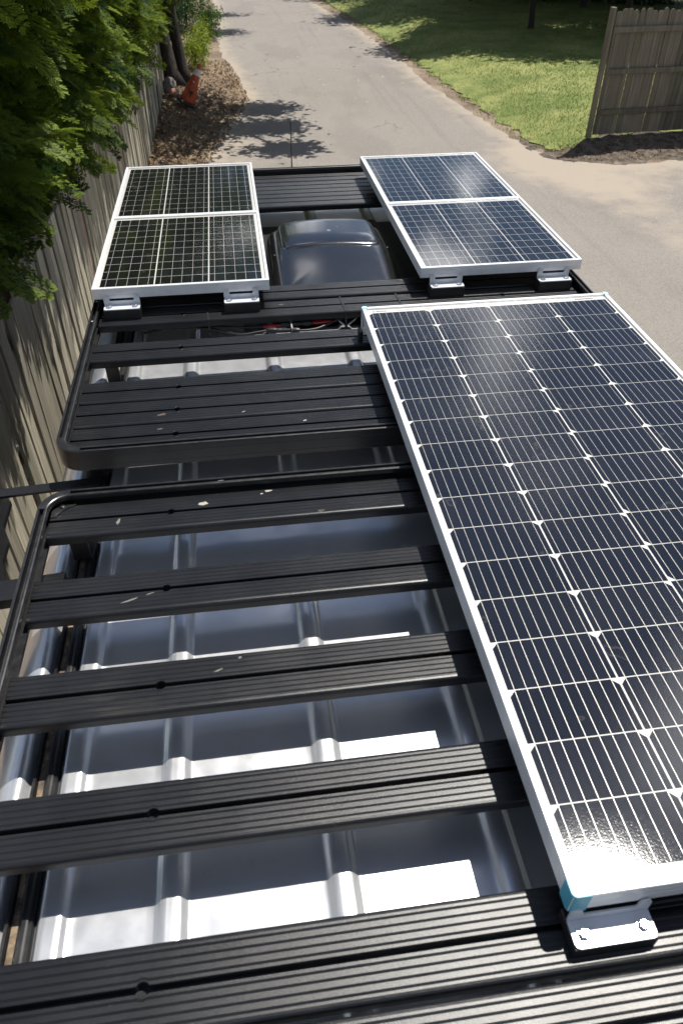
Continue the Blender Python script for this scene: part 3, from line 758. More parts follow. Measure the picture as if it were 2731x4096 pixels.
# ------------------------------------------------------------------ mounting brackets
def bracket(xc, yf, zflange, label, w=0.098, d=0.034, group='panel mounting brackets'):
    t = thing('mounting_bracket', (xc, yf-d/2, Z0+ST), label, 'bracket', group)
    h = w/2
    # upright flange with two rounded ears
    pts = [(-h, 0)]
    pts += [(-h, 0.017)]+[(-h+0.008-0.008*math.cos(a), 0.017+0.010*math.sin(a)) for a in np.linspace(0.3, math.pi-0.3, 7)]+[(-h+0.016, 0.013), (-h+0.0175, 0.0115)]
    pts += [(-x, y) for x, y in reversed(pts)]
    y1 = -0.0012
    V0 = [(x, y1, z) for x, z in pts]; V1 = [(x, y1-0.0022, z) for x, z in pts]
    put('upright_plate', loft('upright_plate', [V0, V1]), M_ZINC, t, (xc, yf, Z0+zflange))
    # foot plate, front corners rounded
    c = 0.006
    fp = [(-h, -0.0035), (-h, -d+c), (-h+c*0.3, -d+c*0.3), (-h+c, -d), (h-c, -d), (h-c*0.3, -d+c*0.3), (h, -d+c), (h, -0.0035)]
    put('foot_plate', loft('foot_plate', [[(x, y, -0.0024) for x, y in fp], [(x, y, 0) for x, y in fp]]), M_ZINC, t, (xc, yf, Z0+zflange))
    cbox('spacer_block', xc-h-0.001, xc+h+0.001, yf-d-0.0005, yf+0.012, ST+0.0004, zflange-0.0028, 0.0012, M_BLOCK, t)
    for s in (-1, 1):
        bx, by = xc+s*(h-0.0135), yf-d*0.60
        wv = put('washer', tube_me('washer', [(0, 0, 0), (0, 0, 0.0012)], 0.0082, 16, False), M_STEEL, t, (bx, by, Z0+zflange+0.0002))
        bo = put('bolt', tube_me('bolt', [(0, 0, 0), (0, 0, 0.0040), (0, 0, 0.0050)], [0.0062, 0.0062, 0.0048], 6, False), M_STEEL, t, (bx, by, Z0+zflange+0.0016))
        bo.rotation_euler.z = random.uniform(0, 1)
    return t
bracket(-0.655, LY0, -0.047, 'silver bracket under the left pair of panels, nearest the fence')
bracket(-0.324, LY0, -0.047, 'silver bracket under the left pair of panels, beside the roof vent')
bracket(0.2755, QY0, -0.047, 'silver bracket under the right pair of panels, beside the roof vent')
bracket(0.6025, QY0, -0.047, 'silver bracket at the outer corner of the right pair of panels')
bracket(0.0395, -1.4654, -0.0560, 'large silver bracket with two bolts at the near corner of the long panel')
# bracket behind the far end of the long panel (its end just shows)
fb = thing('mounting_bracket', (-0.016, 0.013, Z0+ST), 'small silver clip beside the far left corner of the long panel', 'bracket', 'panel mounting brackets')
cbox('clip_plate', -0.0165, -0.0138, -0.006, 0.014, -0.050, -0.020, 0.0006, M_ZINC, fb)
cbox('spacer_block', -0.024, -0.0136, -0.010, 0.018, -0.0775, -0.051, 0.001, M_BLOCK, fb)

# ------------------------------------------------------------------ roof vent
vent = thing('roof_vent', (-0.025, 0.565, Z0-0.174), 'smoked black plastic roof vent hood between the small panel pairs', 'roof vent')
VX0, VX1, VY0, VY1 = -0.230, 0.184, 0.330, 0.838
def vent_top(y): # crest height along y
    return -0.096+0.050*float(sstep(VY0-0.02, 0.70, y))
def dome_z(x, y, base=-0.150):
    u = (x-(VX0+VX1)/2)/((VX1-VX0)/2); v = (y-(VY0+VY1)/2)/((VY1-VY0)/2)
    tp = vent_top(y)-0.016*u*u
    e = max(0.0, 1-abs(u)**11)**0.42*max(0.0, 1-abs(v)**12)**0.42
    rc = 1.0
    return base+(tp-base)*e
sp = np.sin(np.linspace(-1, 1, 61)*math.pi/2); sp = np.sign(sp)*np.abs(sp)**0.8
V, F = [], []
for v in sp:
    for u in sp:
        # rounded plan corners
        uu, vv = u, v
        k = 1.0
        m_ = (abs(u)**14+abs(v)**14)**(1/14); mx_ = max(abs(u), abs(v))
        if m_ > 1e-6: uu, vv = u*mx_/m_, v*mx_/m_
        x, y = (VX0+VX1)/2+uu*(VX1-VX0)/2, (VY0+VY1)/2+vv*(VY1-VY0)/2
        tp = vent_top(y)-0.016*u*u
        e = max(0.0, 1-mx_**13)**0.45
        V.append((x, y, -0.155+(tp+0.155)*e))
n = len(sp); F = [(i*n+j, i*n+j+1, (i+1)*n+j+1, (i+1)*n+j) for i in range(n-1) for j in range(n-1)]
dome = put('hood', poly('hood', [(a+0.025, b_-0.565, c+0.15) for a, b_, c in V], F, True), M_DOME, vent, (-0.025, 0.565, Z0-0.15))
# raised hatch on top of the hood
for sx_, sy_2 in ((-0.205, 0.36), (0.16, 0.36), (-0.208, 0.60), (0.163, 0.60)):
    put('screw', tube_me('screw', [(0, 0, 0), (0, 0, 0.0015), (0, 0, 0.002)], [0.005, 0.0045, 0.003], 10, False), M_RUB, vent, (sx_, sy_2, Z0+vent_top(sy_2)-0.016*(sx_/0.19)**2+0.0005))
HX0, HX1, HY0, HY1 = -0.184, 0.146, 0.606, 0.832
V = []
for v in sp:
    for u in sp:
        mx_ = max(abs(u), abs(v)); m_ = (abs(u)**9+abs(v)**9)**(1/9)
        uu, vv = (u*mx_/m_, v*mx_/m_) if m_ > 1e-6 else (u, v)
        x, y = (HX0+HX1)/2+uu*(HX1-HX0)/2, (HY0+HY1)/2+vv*(HY1-HY0)/2
        ud = (x-(VX0+VX1)/2)/((VX1-VX0)/2)
        zt = vent_top(min(y, 0.76))-0.016*ud*ud
        V.append((x, y, zt-0.006+0.0135*max(0.0, 1-mx_**16)**0.5))
ht = put('hatch', poly('hatch', [(a+0.02, b_-0.72, c+0.05) for a, b_, c in V], F, True), M_DOME, vent, (-0.02, 0.72, Z0-0.05))
put('screw', tube_me('screw', [(0, 0, 0), (0, 0, 0.0015), (0, 0, 0.002)], [0.007, 0.0065, 0.004], 12, False), M_STEEL, vent, (-0.0178, 0.705, Z0-0.0385))
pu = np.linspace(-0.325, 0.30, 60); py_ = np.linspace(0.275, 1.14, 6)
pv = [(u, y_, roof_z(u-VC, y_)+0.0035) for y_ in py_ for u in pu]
put('roof_shade_sheet', poly('roof_shade_sheet', [(a+0.01, b_-0.7, c+0.17) for a, b_, c in pv], [(i*60+j, i*60+j+1, (i+1)*60+j+1, (i+1)*60+j) for i in range(5) for j in range(59)], True), M_RUB, vent, (-0.01, 0.7, Z0-0.17))  # black sheet added over the roof, standing in for shade around the hood
cbox('base_flange', VX0-0.012, VX1+0.012, VY0-0.012, VY1+0.012, -0.1635, -0.150, 0.002, M_RUB, vent)

# ------------------------------------------------------------------ wiring
def cable(pts, r, mat, name, label, cat, group=None):
    P = spline(pts, 8); P = [Vector(q)+Vector((0, 0, Z0)) for q in P]; c = P[len(P)//2].copy()
    o = put(name, tube_me(name, [q-c for q in P], r, 8), mat, None, c); return tag(o, label, cat, group)
cable([(-0.60, 0.300, -0.150), (-0.575, 0.235, -0.122), (-0.559, 0.208, -0.115), (-0.477, 0.2146, -0.113), (-0.42, 0.2049, -0.114), (-0.34, 0.195, -0.116), (-0.27, 0.1856, -0.115)], 0.0034, M_RUB, 'solar_cable', 'black cable running left from the red sleeve under the slat', 'cable', 'black solar cables under the slats')
cable([(-0.62, 0.24, -0.140), (-0.52, 0.222, -0.120), (-0.4223, 0.1965, -0.116), (-0.369, 0.1657, -0.117), (-0.334, 0.1511, -0.118), (-0.29, 0.156, -0.116), (-0.262, 0.1605, -0.115)], 0.0034, M_RUB, 'solar_cable', 'black cable drooping below the slat into the nearer connector', 'cable', 'black solar cables under the slats')
cable([(-0.1700, 0.1487, -0.115), (-0.145, 0.150, -0.116), (-0.1172, 0.1568, -0.116), (-0.090, 0.172, -0.114), (-0.0705, 0.1851, -0.112), (-0.045, 0.205, -0.110), (0.02, 0.225, -0.118), (0.12, 0.235, -0.130)], 0.0034, M_RUB, 'solar_cable', 'black cable curving up right from the nearer connector', 'cable', 'black solar cables under the slats')
cable([(-0.060, 0.1965, -0.114), (-0.03, 0.203, -0.112), (0.03, 0.215, -0.116), (0.10, 0.22, -0.132)], 0.0032, M_RUB, 'solar_cable', 'black cable leaving the long red sleeve behind the cable tie', 'cable', 'black solar cables under the slats')
cable([(-0.052, 0.188, -0.112), (-0.043, 0.176, -0.116), (-0.034, 0.172, -0.121), (-0.02, 0.18, -0.118), (0.0, 0.2, -0.114)], 0.002, M_ZINC, 'bare_wire', 'thin bare metal wire beside the middle cable tie', 'wire')
def red(a, b_, label):
    P = [Vector(a), Vector(b_)]; P = [P[0].lerp(P[1], t) for t in (0, 0.03, 0.5, 0.97, 1)]
    c = P[2].copy(); o = put('red_sleeve', tube_me('red_sleeve', [q-c for q in P], [0.0035, 0.0052, 0.0050, 0.0052, 0.0035], 10), M_RED, None, c+Vector((0, 0, Z0)))
    tag(o, label, 'sleeve', 'red sleeves on the solar cables')
red((-0.2700, 0.1856, -0.115), (-0.2220, 0.1890, -0.115), 'short red heat shrink sleeve at the left end of the connectors')
red((-0.1290, 0.1893, -0.114), (-0.0600, 0.1965, -0.114), 'long red heat shrink sleeve at the right end of the connectors')
def connector(a, b_, label):
    a, b_ = Vector(a), Vector(b_); ax = b_-a; c = (a+b_)/2
    t = thing('cable_connector', c+Vector((0, 0, Z0-0.007)), label, 'connector', 'cable connectors under the slat')
    def seg(t0, t1, rads, nm, mat=M_RUB, nn=12):
        P = [a+ax*t_ for t_ in np.linspace(t0, t1, len(rads))]; m_ = (P[0]+P[-1])/2
        return put(nm, tube_me(nm, [q-m_ for q in P], list(rads), nn, False), mat, t, m_+Vector((0, 0, Z0)))
    seg(0.0, 0.30, (0.0060, 0.0082, 0.0086, 0.0086, 0.0078), 'gland_nut')
    seg(0.30, 0.62, (0.0070, 0.0070, 0.0064, 0.0066, 0.0066), 'socket_body')
    seg(0.62, 0.72, (0.0056, 0.0056), 'collar')
    seg(0.72, 1.0, (0.0076, 0.0082, 0.0080, 0.0060), 'cap_nut')
    for s in (-1, 1):
        q = a+ax*0.46+Vector((0, s*0.0072, 0.002)); cbox('latch', q.x-0.012, q.x+0.012, q.y-0.0012, q.y+0.0012, q.z-0.0025, q.z+0.0025, 0.0005, M_RUB, t)
connector((-0.2225, 0.1890, -0.113), (-0.1305, 0.1886, -0.113), 'black cable connector touching the slat, farther of the two')
connector((-0.2620, 0.1600, -0.1145), (-0.1690, 0.1490, -0.1145), 'black cable connector nearer the camera, left of the drooping cable')
def tie(xc, ya, yb, ztop, zbot, mat, label, w=0.0048, skew=0.0):
    th = 0.0012
    out = [(ya, zbot), (ya, ztop), (yb, ztop), (yb, zbot)]
    prof = [(ya, zbot+0.002), (ya, ztop-0.002), (ya-0.002, ztop), (yb+0.002, ztop), (yb, ztop-0.002), (yb, zbot+0.002), (yb+0.002, zbot), (ya-0.002, zbot)]
    cyy, czz = (ya+yb)/2, (ztop+zbot)/2
    t = thing('cable_tie', (xc, cyy, Z0+zbot), label, 'cable tie', 'cable ties round the slat')
    rin = [(y+(th if y < cyy else -th), z+(th if z < czz else -th)) for y, z in prof]
    V = []; n_ = len(prof)
    for s in (-1, 1):
        for pr_ in (prof, rin):
            V += [(s*w/2+skew*(y-cyy), y-cyy, z-czz) for y, z in pr_]
    F = []
    for i in range(n_):
        j = (i+1) % n_
        F += [(i, j, n_+j, n_+i), (2*n_+i, 3*n_+i, 3*n_+j, 2*n_+j), (i, 2*n_+i, 2*n_+j, j), (n_+i, n_+j, 3*n_+j, 3*n_+i)]
    put('strap', fixn(poly('strap', V, F)), mat, t, (xc, cyy, Z0+czz))
    cbox('tie_head', xc+skew*(yb-cyy)-0.004, xc+skew*(yb-cyy)+0.004, yb-0.005, yb+0.0005, zbot-0.006, zbot+0.003, 0.0008, mat, t)
    return t
tie(-0.4235, 0.2725, 0.1735, -0.0762, -0.118, M_RUB, 'black cable tie left of the connectors round the slat', skew=-0.05)
tie(-0.0360, 0.2725, 0.1735, -0.0762, -0.118, M_RUB, 'black cable tie at the right end of the long red sleeve', skew=-0.06)
tie(0.1300, 0.2725, 0.1735, -0.0762, -0.112, M_RUB, 'black cable tie by the logo corner of the long panel', skew=-0.05)
tie(-0.1905, 0.199, 0.1440, -0.1035, -0.1240, M_GREYTIE, 'grey cable tie binding the two connectors together', w=0.0042)

# ------------------------------------------------------------------ side carrier at the left of the rear rack
M_PIT = simple('shade_black_steel', (0.0035, 0.0035, 0.004), 0.75, 0, 0.3, 30)  # black steel darkened so its colour carries the shade on the carrier plates
M_PIT.node_tree.nodes['Principled BSDF'].inputs['Specular IOR Level'].default_value = 0.15
car = thing('side_carrier', (-0.83, -0.6, Z0-0.40), 'black steel carrier frame bolted to the van side left of the rear rack', 'carrier')
def slab(name, pts, d, mat, parent):
    """pts world-space polygon (rack space), extruded by vector d"""
    c = Vector(np.mean(pts, axis=0)); d = Vector(d)
    A = [Vector(p)-c for p in pts]; Bq = [a+d for a in A]
    return put(name, loft(name, [A, Bq]), mat, parent, c+Vector((0, 0, Z0)))
slab('arm', [(-0.665, -0.418, -0.150), (-1.12, -0.452, -0.150), (-1.12, -0.479, -0.150), (-0.665, -0.446, -0.150)], (0, 0, -0.006), M_RACK, car)
slab('arm', [(-0.70, -0.712, -0.150), (-1.12, -0.745, -0.150), (-1.12, -0.797, -0.150), (-0.70, -0.765, -0.150)], (0, 0, -0.022), M_RACK, car)
slab('side_plate', [(-0.850, -0.468, -0.158), (-0.849, -0.550, -0.158), (-0.829, -0.600, -0.158), (-0.829, -0.655, -0.158), (-0.805, -0.735, -0.158), (-1.15, -0.76, -0.158), (-1.15, -0.49, -0.158)], (0, 0, -0.012), M_PIT, car)
slab('side_plate', [(-0.822, -0.800, -0.176), (-0.800, -0.88, -0.20), (-0.835, -0.98, -0.24), (-1.1, -1.0, -0.24), (-1.1, -0.80, -0.176)], (0, 0, -0.012), M_PIT, car)
tube('curved_bar', spline([(-0.880, -0.745, -0.128), (-0.868, -0.70, -0.128), (-0.852, -0.64, -0.130), (-0.853, -0.612, -0.140), (-0.87, -0.60, -0.150)], 6), 0.012, M_RACK, car, 10)
tube('curved_bar', spline([(-0.905, -0.775, -0.118), (-0.898, -0.72, -0.118), (-0.885, -0.67, -0.120), (-0.888, -0.645, -0.134), (-0.90, -0.635, -0.150)], 6), 0.014, M_RACK, car, 10)

# ------------------------------------------------------------------ left board fence
FX = -1.62
fl = thing('board_fence', (FX, 8, 0), 'weathered pale wooden board fence along the left of the van', 'fence')
bw = 0.142; variants = []
for k in range(7):
    h = 1.53+rng.uniform(-0.02, 0.02); w = bw-0.010-rng.uniform(0, 0.006)
    me = cbox_me('board', 0.019, w, h, 0.0035, (0, 0, h/2))
    b = bmesh.new(); b.from_mesh(me)
    bmesh.ops.bisect_plane(b, geom=b.verts[:]+b.edges[:]+b.faces[:], plane_co=(0, 0, h*0.5), plane_no=(0, 0, 1))
    for v in b.verts:
        f_ = v.co.z/h; v.co.x += 0.006*math.sin(f_*3+k)*(1 if k % 2 else -1); v.co.y += 0.002*math.sin(f_*5+k*2)
    b.to_mesh(me); b.free(); me.materials.append(M_WOODL); variants.append(me)
y = -2.2; i = 0
while y < 17.6:
    o = bpy.data.objects.new('board', variants[int(rng.integers(7))])
    link(o, fl, (FX+rng.normal(0, 0.007), y, -0.01)); o.rotation_euler = (rng.normal(0, 0.006), rng.normal(0, 0.005), rng.normal(0, 0.03)+(math.pi if rng.random() < 0.0 else 0))
    y += bw+rng.uniform(-0.004, 0.004)
for z in (0.3, 0.85, 1.35):
    put('fence_rail', cbox_me('fence_rail', 0.04, 19.8, 0.09, 0.005), M_WOODL, fl, (FX-0.032, 7.7, z))

# ------------------------------------------------------------------ right board fence
fr_ = thing('board_fence', (7.5, 10.7, 0.2), 'short grey weathered fence panel with three rails beside the lawn', 'fence')
FA, FB = np.array((5.44, 10.545)), np.array((10.6, 10.95)); BK = 0.20; dv = (FB-FA)/np.linalg.norm(FB-FA); nv = np.array((dv[1], -dv[0])); ang = math.atan2(dv[1], dv[0])
variants = []
for k in range(8):
    w, h = 0.088+rng.uniform(-0.006, 0.012), 1.67+rng.uniform(-0.02, 0.03); t = 0.018
    top = [(-w/2, h-0.035), (-w/2+0.018, h-0.006*rng.random()), (0, h+rng.uniform(-0.01, 0.012)), (w/2-0.02, h-0.01*rng.random()), (w/2, h-0.03-0.02*rng.random())]
    pr = [(-w/2, 0), (w/2, 0)]+top[::-1]
    me = loft('board', [[(a, -t/2, z) for a, z in pr], [(a, t/2, z) for a, z in pr]]); me.materials.append(M_WOODR); variants.append(me)
d = 0.06; L = np.linalg.norm(FB-FA)
while d < L:
    q = FA+dv*d
    o = bpy.data.objects.new('board', variants[int(rng.integers(8))]); link(o, fr_, (q[0], q[1], BK-0.01)); o.rotation_euler = (0, rng.normal(0, 0.006), ang+rng.normal(0, 0.02))
    d += 0.096
for z in (0.315+BK, 0.875+BK, 1.420+BK):
    c = (FA+FB)/2+nv*0.030
    o = put('fence_rail', cbox_me('fence_rail', L, 0.038, 0.075, 0.006), M_WOODR, fr_, (c[0], c[1], z)); o.rotation_euler = (0, 0, ang)
o = put('fence_post', cbox_me('fence_post', 0.06, 0.09, 1.76, 0.006), M_WOODR, fr_, (FA[0]-0.045, FA[1]+0.01, 0.82+BK)); o.rotation_euler = (0, 0, ang)
o = put('batten', cbox_me('batten', 0.05, 0.03, 1.38, 0.005), M_WOODR, fr_, (FA[0]+0.03, FA[1]-0.03, 0.72+BK)); o.rotation_euler = (0, 0, ang)

# ------------------------------------------------------------------ vegetation generators
def rots(n, yaw_, pit, rol):
    cy, sy = np.cos(yaw_), np.sin(yaw_); cp, sp_2 = np.cos(pit), np.sin(pit); cr_, sr = np.cos(rol), np.sin(rol)
    R = np.zeros((n, 3, 3))
    R[:, 0, 0] = cy*cp; R[:, 0, 1] = cy*sp_2*sr-sy*cr_; R[:, 0, 2] = cy*sp_2*cr_+sy*sr
    R[:, 1, 0] = sy*cp; R[:, 1, 1] = sy*sp_2*sr+cy*cr_; R[:, 1, 2] = sy*sp_2*cr_-cy*sr
    R[:, 2, 0] = -sp_2; R[:, 2, 1] = cp*sr; R[:, 2, 2] = cp*cr_
    return R
def scatter(name, temps, pos_, R, scale, mat, parent, bias=None):
    """temps: list of (V,F,tip); places each at random, returns one mesh object"""
    Vs, Fs, Ts = [], [], []; base = 0
    which = rng.integers(len(temps), size=len(pos_))
    for k, (tv, tf, tt) in enumerate(temps):
        idx = np.where(which == k)[0]
        if len(idx) == 0: continue
        W = np.einsum('nij,vj->nvi', R[idx], tv)*scale[idx][:, None, None]+pos_[idx][:, None, :]
        Vs.append(W.reshape(-1, 3)); nv_ = len(tv)
        Fs.append((tf[None]+(np.arange(len(idx))*nv_)[:, None, None]).reshape(-1, tf.shape[1])+base); base += len(idx)*nv_
        tv_ = np.repeat(tt[None], len(idx), 0)
        if bias is not None: tv_ = np.clip(tv_+bias[idx][:, None], 0, 1)
        Ts.append(tv_.ravel())
    V = np.concatenate(Vs); org = np.array(WLOC[parent]) if parent is not None else np.zeros(3)
    me = fast(name, V-org, np.concatenate(Fs)); set_attr(me, 'tip', np.concatenate(Ts))
    return put(name, me, mat, parent, org)
def kite(a, d, nrm, L, w):
    """kite quad from a along d with width w (returns 4 points)"""
    s = np.cross(d, nrm); s /= max(1e-9, np.linalg.norm(s))
    return [a, a+d*L*0.45+s*w/2, a+d*L, a+d*L*0.45-s*w/2]
def spray_template(L=0.34, seed=0, detail=2):
    """flat drooping fan of scale-leaf twigs"""
    r = np.random.default_rng(seed); V, F, T = [], [], []
    def add(q, t0, t1):
        b0 = len(V); V.extend(q); F.append((b0, b0+1, b0+2, b0+3)); T.extend([t0, (t0+t1)/2, t1, (t0+t1)/2])
    n = 15
    def stem(s): return np.array((L*s, 0.02*math.sin(3*s+seed), 0.05*L*s-0.30*L*s*s))
    for i in range(n):
        s0, s1 = i/n, (i+1.15)/n; a, b_ = stem(s0), stem(s1); d = b_-a; l = np.linalg.norm(d)
        add(kite(a, d/l, np.array((0, 0, 1.0)), l, 0.010*(1.1-s0)+0.003), s0*0.6, s0*0.6)
        for sd in (-1, 1):
            tl = L*(0.36*(1-s0)**0.75+0.04)*r.uniform(0.75, 1.15)
            ang_ = math.radians(r.uniform(38, 56))
            dd = np.array((math.cos(ang_), sd*math.sin(ang_), r.uniform(-0.16, 0.10))); dd /= np.linalg.norm(dd)
            add(kite(a, dd, np.array((0, 0, 1.0)), tl, 0.0075), s0*0.5+0.1, 0.75+0.25*s0)
            m_ = int(3+tl/0.014) if detail == 2 else 3
            for j in range(m_):
                f_ = (j+0.6)/m_; q = a+dd*tl*f_; q = q+np.array((0, 0, -0.1*tl*f_*f_))
                for s2 in (-1, 1):
                    a2 = ang_*sd+s2*math.radians(r.uniform(32, 50))
                    d2 = np.array((math.cos(a2), math.sin(a2), r.uniform(-0.2, 0.15))); d2 /= np.linalg.norm(d2)
                    add(kite(q, d2, np.array((0, 0, 1.0)), tl*0.42*(1.15-f_)+0.010, 0.0058 if detail == 2 else 0.011), 0.35+0.35*f_, 0.55+0.45*f_)
    return np.array(V), np.array(F), np.array(T)
def leaf_template(seed, n=12, spread=0.16, size=0.07, flat=False):
    r = np.random.default_rng(seed); V, F, T = [], [], []
    for i in range(n):
        a = r.normal(0, spread/2, 3); d = r.normal(0, 1, 3); d[2] *= 0.5; d /= np.linalg.norm(d)
        nr = r.normal(0, 1, 3); nr[2] += 1.2; L_ = size*r.uniform(0.7, 1.3); q = kite(a, d, nr, L_, L_*0.55)
        b0 = len(V); V.extend(q); F.append((b0, b0+1, b0+2, b0+3)); t_ = r.uniform(0, 1); T.extend([t_*0.7, t_, t_, t_])
    return np.array(V), np.array(F), np.array(T)
SPRAY = [spray_template(0.34, k, 2) for k in range(5)]
SPRAYF = [spray_template(0.34, k+20, 1) for k in range(4)]
LEAFT = [leaf_template(k) for k in range(6)]

# ------------------------------------------------------------------ cypress hedge above the left fence
hedge = thing('cypress_hedge', (-2.3, 6, 0), 'dense green cypress hedge spilling over the top of the left fence', 'hedge')
def hedge_front(yv, zv):
    """x of the hedge face (zv = rack-space height)"""
    b0 = -1.27+0.10*np.clip((zv+0.75)/0.7, 0, 1)+0.05*np.sin(yv*1.9+zv)+0.07*np.sin(yv*0.9+1.3)+0.05*np.sin(zv*4.0+yv*2.7)
    b0 = b0+0.28*np.clip((zv-0.15)/0.5, 0, 1)*np.clip((6.5-yv)/2.0, 0, 1)
    return b0-0.35*np.clip((zv-1.3)/0.8, 0, 1)**2
def hedge_low(yv): return np.interp(yv, [-1, 1.0, 1.5, 2.0, 2.8, 4.2, 5.6, 7.4, 11, 13.8, 16], [-0.02, -0.04, -0.09, -0.17, -0.22, -0.38, -0.50, -0.58, -0.70, -0.86, -0.9])+0.05*np.sin(yv*2.3)
def hedge_layer(n, y0, y1, depth, temps, sc, name):
    yv = rng.uniform(y0, y1, n); dep = depth[0]+rng.random(n)*(depth[1]-depth[0]); lo_ = np.maximum(hedge_low(yv)-1.0*(dep-0.22), -1.0); zv = lo_+(1.75-lo_)*rng.random(n)**0.95
    xv = hedge_front(yv, zv)-dep
    p_ = np.stack([xv, yv, zv+Z0], 1)
    yw = rng.normal(-0.15, 0.55, n); pt = rng.normal(0.10, 0.30, n)+np.where(zv < lo_+0.25, 0.15, 0); rl = rng.normal(0, 0.5, n)
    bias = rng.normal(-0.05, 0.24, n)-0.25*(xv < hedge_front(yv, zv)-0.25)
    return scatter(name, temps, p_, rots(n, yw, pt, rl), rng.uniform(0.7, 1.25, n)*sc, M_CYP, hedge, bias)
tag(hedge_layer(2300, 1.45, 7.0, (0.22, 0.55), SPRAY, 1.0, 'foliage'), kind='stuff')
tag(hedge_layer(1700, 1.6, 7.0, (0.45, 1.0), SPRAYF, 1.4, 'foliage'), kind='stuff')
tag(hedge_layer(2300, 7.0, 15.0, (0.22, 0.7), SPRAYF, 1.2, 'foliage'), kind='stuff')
# solid dark inner twigs: many short branches
for yv in (1.9, 3.2, 4.9, 7.2, 9.6, 12.0, 14.2):
    pts = [(-2.45+rng.normal(0, .05), yv+rng.normal(0, .05), z) for z in (0, 1.2, 2.4, 3.6, 4.4)]
    c = Vector(pts[0]); put('trunk', tube_me('trunk', [Vector(p)-c for p in pts], [0.11, 0.09, 0.07, 0.05, 0.02], 8), M_BARK, hedge, c)
# the bright branch that reaches out nearest the camera
def branch(base, tip, n, sc, name='branch'):
    base, tip = np.array(base, float), np.array(tip, float); ax = tip-base
    P = [base+ax*t+np.array((0, 0, 0.10*math.sin(math.pi*t)*np.linalg.norm(ax))) for t in np.linspace(0, 1, 9)]
    br = put(name, tube_me(name, [Vector(q-base) for q in P], [0.006*(1-0.8*t) for t in np.linspace(0, 1, 9)], 6), M_TWIG, hedge, (base[0], base[1], base[2]+Z0))
    t = np.linspace(0.12, 1.0, n); q = np.array([base+ax*a+np.array((0, 0, 0.10*math.sin(math.pi*a)*np.linalg.norm(ax))) for a in t]); q[:, 2] += Z0
    az = math.atan2(ax[1], ax[0]); sd = np.where(np.arange(n) % 2, 1, -1)
    yw = az+sd*rng.uniform(0.35, 0.8, n); yw[-1] = az
    org = np.array(WLOC[br])
    s = scatter('branch_foliage', SPRAY, q, rots(n, yw, rng.normal(-0.05, 0.12, n), rng.normal(0, 0.25, n)), sc*(1.15-0.6*t), M_CYP, br, np.full(n, 0.16))
M_TWIG = simple('reddish_twig', (0.20, 0.10, 0.045), 0.8)
branch((-1.62, 1.55, -0.22), (-1.10, 2.05, -0.02), 22, 0.72)
branch((-1.60, 2.2, 0.15), (-1.16, 2.9, 0.33), 16, 0.62)
branch((-1.55, 3.6, -0.35), (-1.18, 4.3, -0.28), 14, 0.6)
branch((-1.6, 7.3, -0.45), (-1.12, 8.3, -0.40), 14, 0.75)
branch((-1.6, 9.6, -0.55), (-1.10, 10.8, -0.50), 14, 0.8)
branch((-1.6, 10.2, -0.75), (-1.15, 11.4, -0.75), 14, 0.8)

# ------------------------------------------------------------------ trees
def crown_pts(n, c, rx, ry, rz, shape='egg'):
    d = rng.normal(0, 1, (n, 3)); d /= np.linalg.norm(d, axis=1)[:, None]; r = rng.random(n)**0.45
    lump = 1+0.22*np.sin(d[:, 0]*5+c[0])*np.cos(d[:, 1]*4+c[1])+0.15*np.sin(d[:, 2]*7+c[0])
    r = r*lump
    return np.array(c)+d*r[:, None]*np.array((rx, ry, rz))
def tree(name, base, trunks, crowns, label, mat, cat='tree', group=None, lsize=1.0):
    t = thing(name, (base[0], base[1], 0), label, cat, group)
    for pts, r0 in trunks:
        c = Vector(pts[0]); m_ = len(pts)
        rr = [r0*1.5]+[r0*(1-0.75*k/(m_-1)) for k in range(1, m_)]
        put('trunk', tube_me('trunk', [Vector(p)-c for p in pts], rr, 12), M_BARK, t, c)
    P = np.concatenate([crown_pts(n_, c, *r_) for n_, c, r_ in crowns]); n_ = len(P)
    o = scatter('crown', LEAFT, P, rots(n_, rng.uniform(0, 6.28, n_), rng.normal(0, .6, n_), rng.normal(0, .6, n_)), rng.uniform(1.2, 2.6, n_)*lsize, mat, t)
    # limbs from the trunk into the crown
    for n__, c, r_ in crowns:
        p0 = Vector(trunks[0][0][min(2, len(trunks[0][0])-1)]); p1 = Vector(c); mid = p0.lerp(p1, 0.5)+Vector((0, 0, 0.25))
        put('limb', tube_me('limb', [Vector((0, 0, 0)), mid-p0, p1-p0], [trunks[0][1]*0.45, trunks[0][1]*0.3, 0.02], 7), M_BARK, t, p0)
    return t
tree('twin_trunk_tree', (-1.3, 16.4),
     [([(-1.42, 16.3, -0.05), (-1.46, 16.32, 0.25), (-1.58, 16.4, 1.2), (-1.70, 16.5, 3.0), (-1.6, 16.6, 6.0), (-1.5, 16.6, 9.5)], 0.185),
      ([(-1.20, 16.55, -0.05), (-1.23, 16.58, 0.25), (-1.32, 16.65, 1.2), (-1.30, 16.7, 3.0), (-1.1, 16.8, 6.0), (-1.0, 16.8, 9.0)], 0.15)],
     [(900, (-2.2, 17.2, 5.2), (2.2, 2.6, 1.9)), (150, (1.55, 15.0, 3.6), (0.75, 0.50, 0.35)), (900, (-1.7, 17.2, 8.0), (2.3, 2.6, 2.2)), (500, (-2.6, 17.0, 10.4), (2.0, 2.2, 1.6)), (200, (1.45, 13.6, 3.6), (0.85, 0.55, 0.35)), (90, (1.85, 12.2, 3.6), (0.6, 0.32, 0.25)), (480, (0.18, 14.2, 3.6), (0.95, 2.7, 0.5)), (160, (0.9, 24.6, 4.0), (1.0, 0.6, 0.4)), (70, (1.2, 28.2, 4.0), (0.8, 0.4, 0.3))],
     'dark twin trunked tree standing by the left fence behind the traffic cone', M_LEAF)
TG = 'shade trees beyond the lawn'
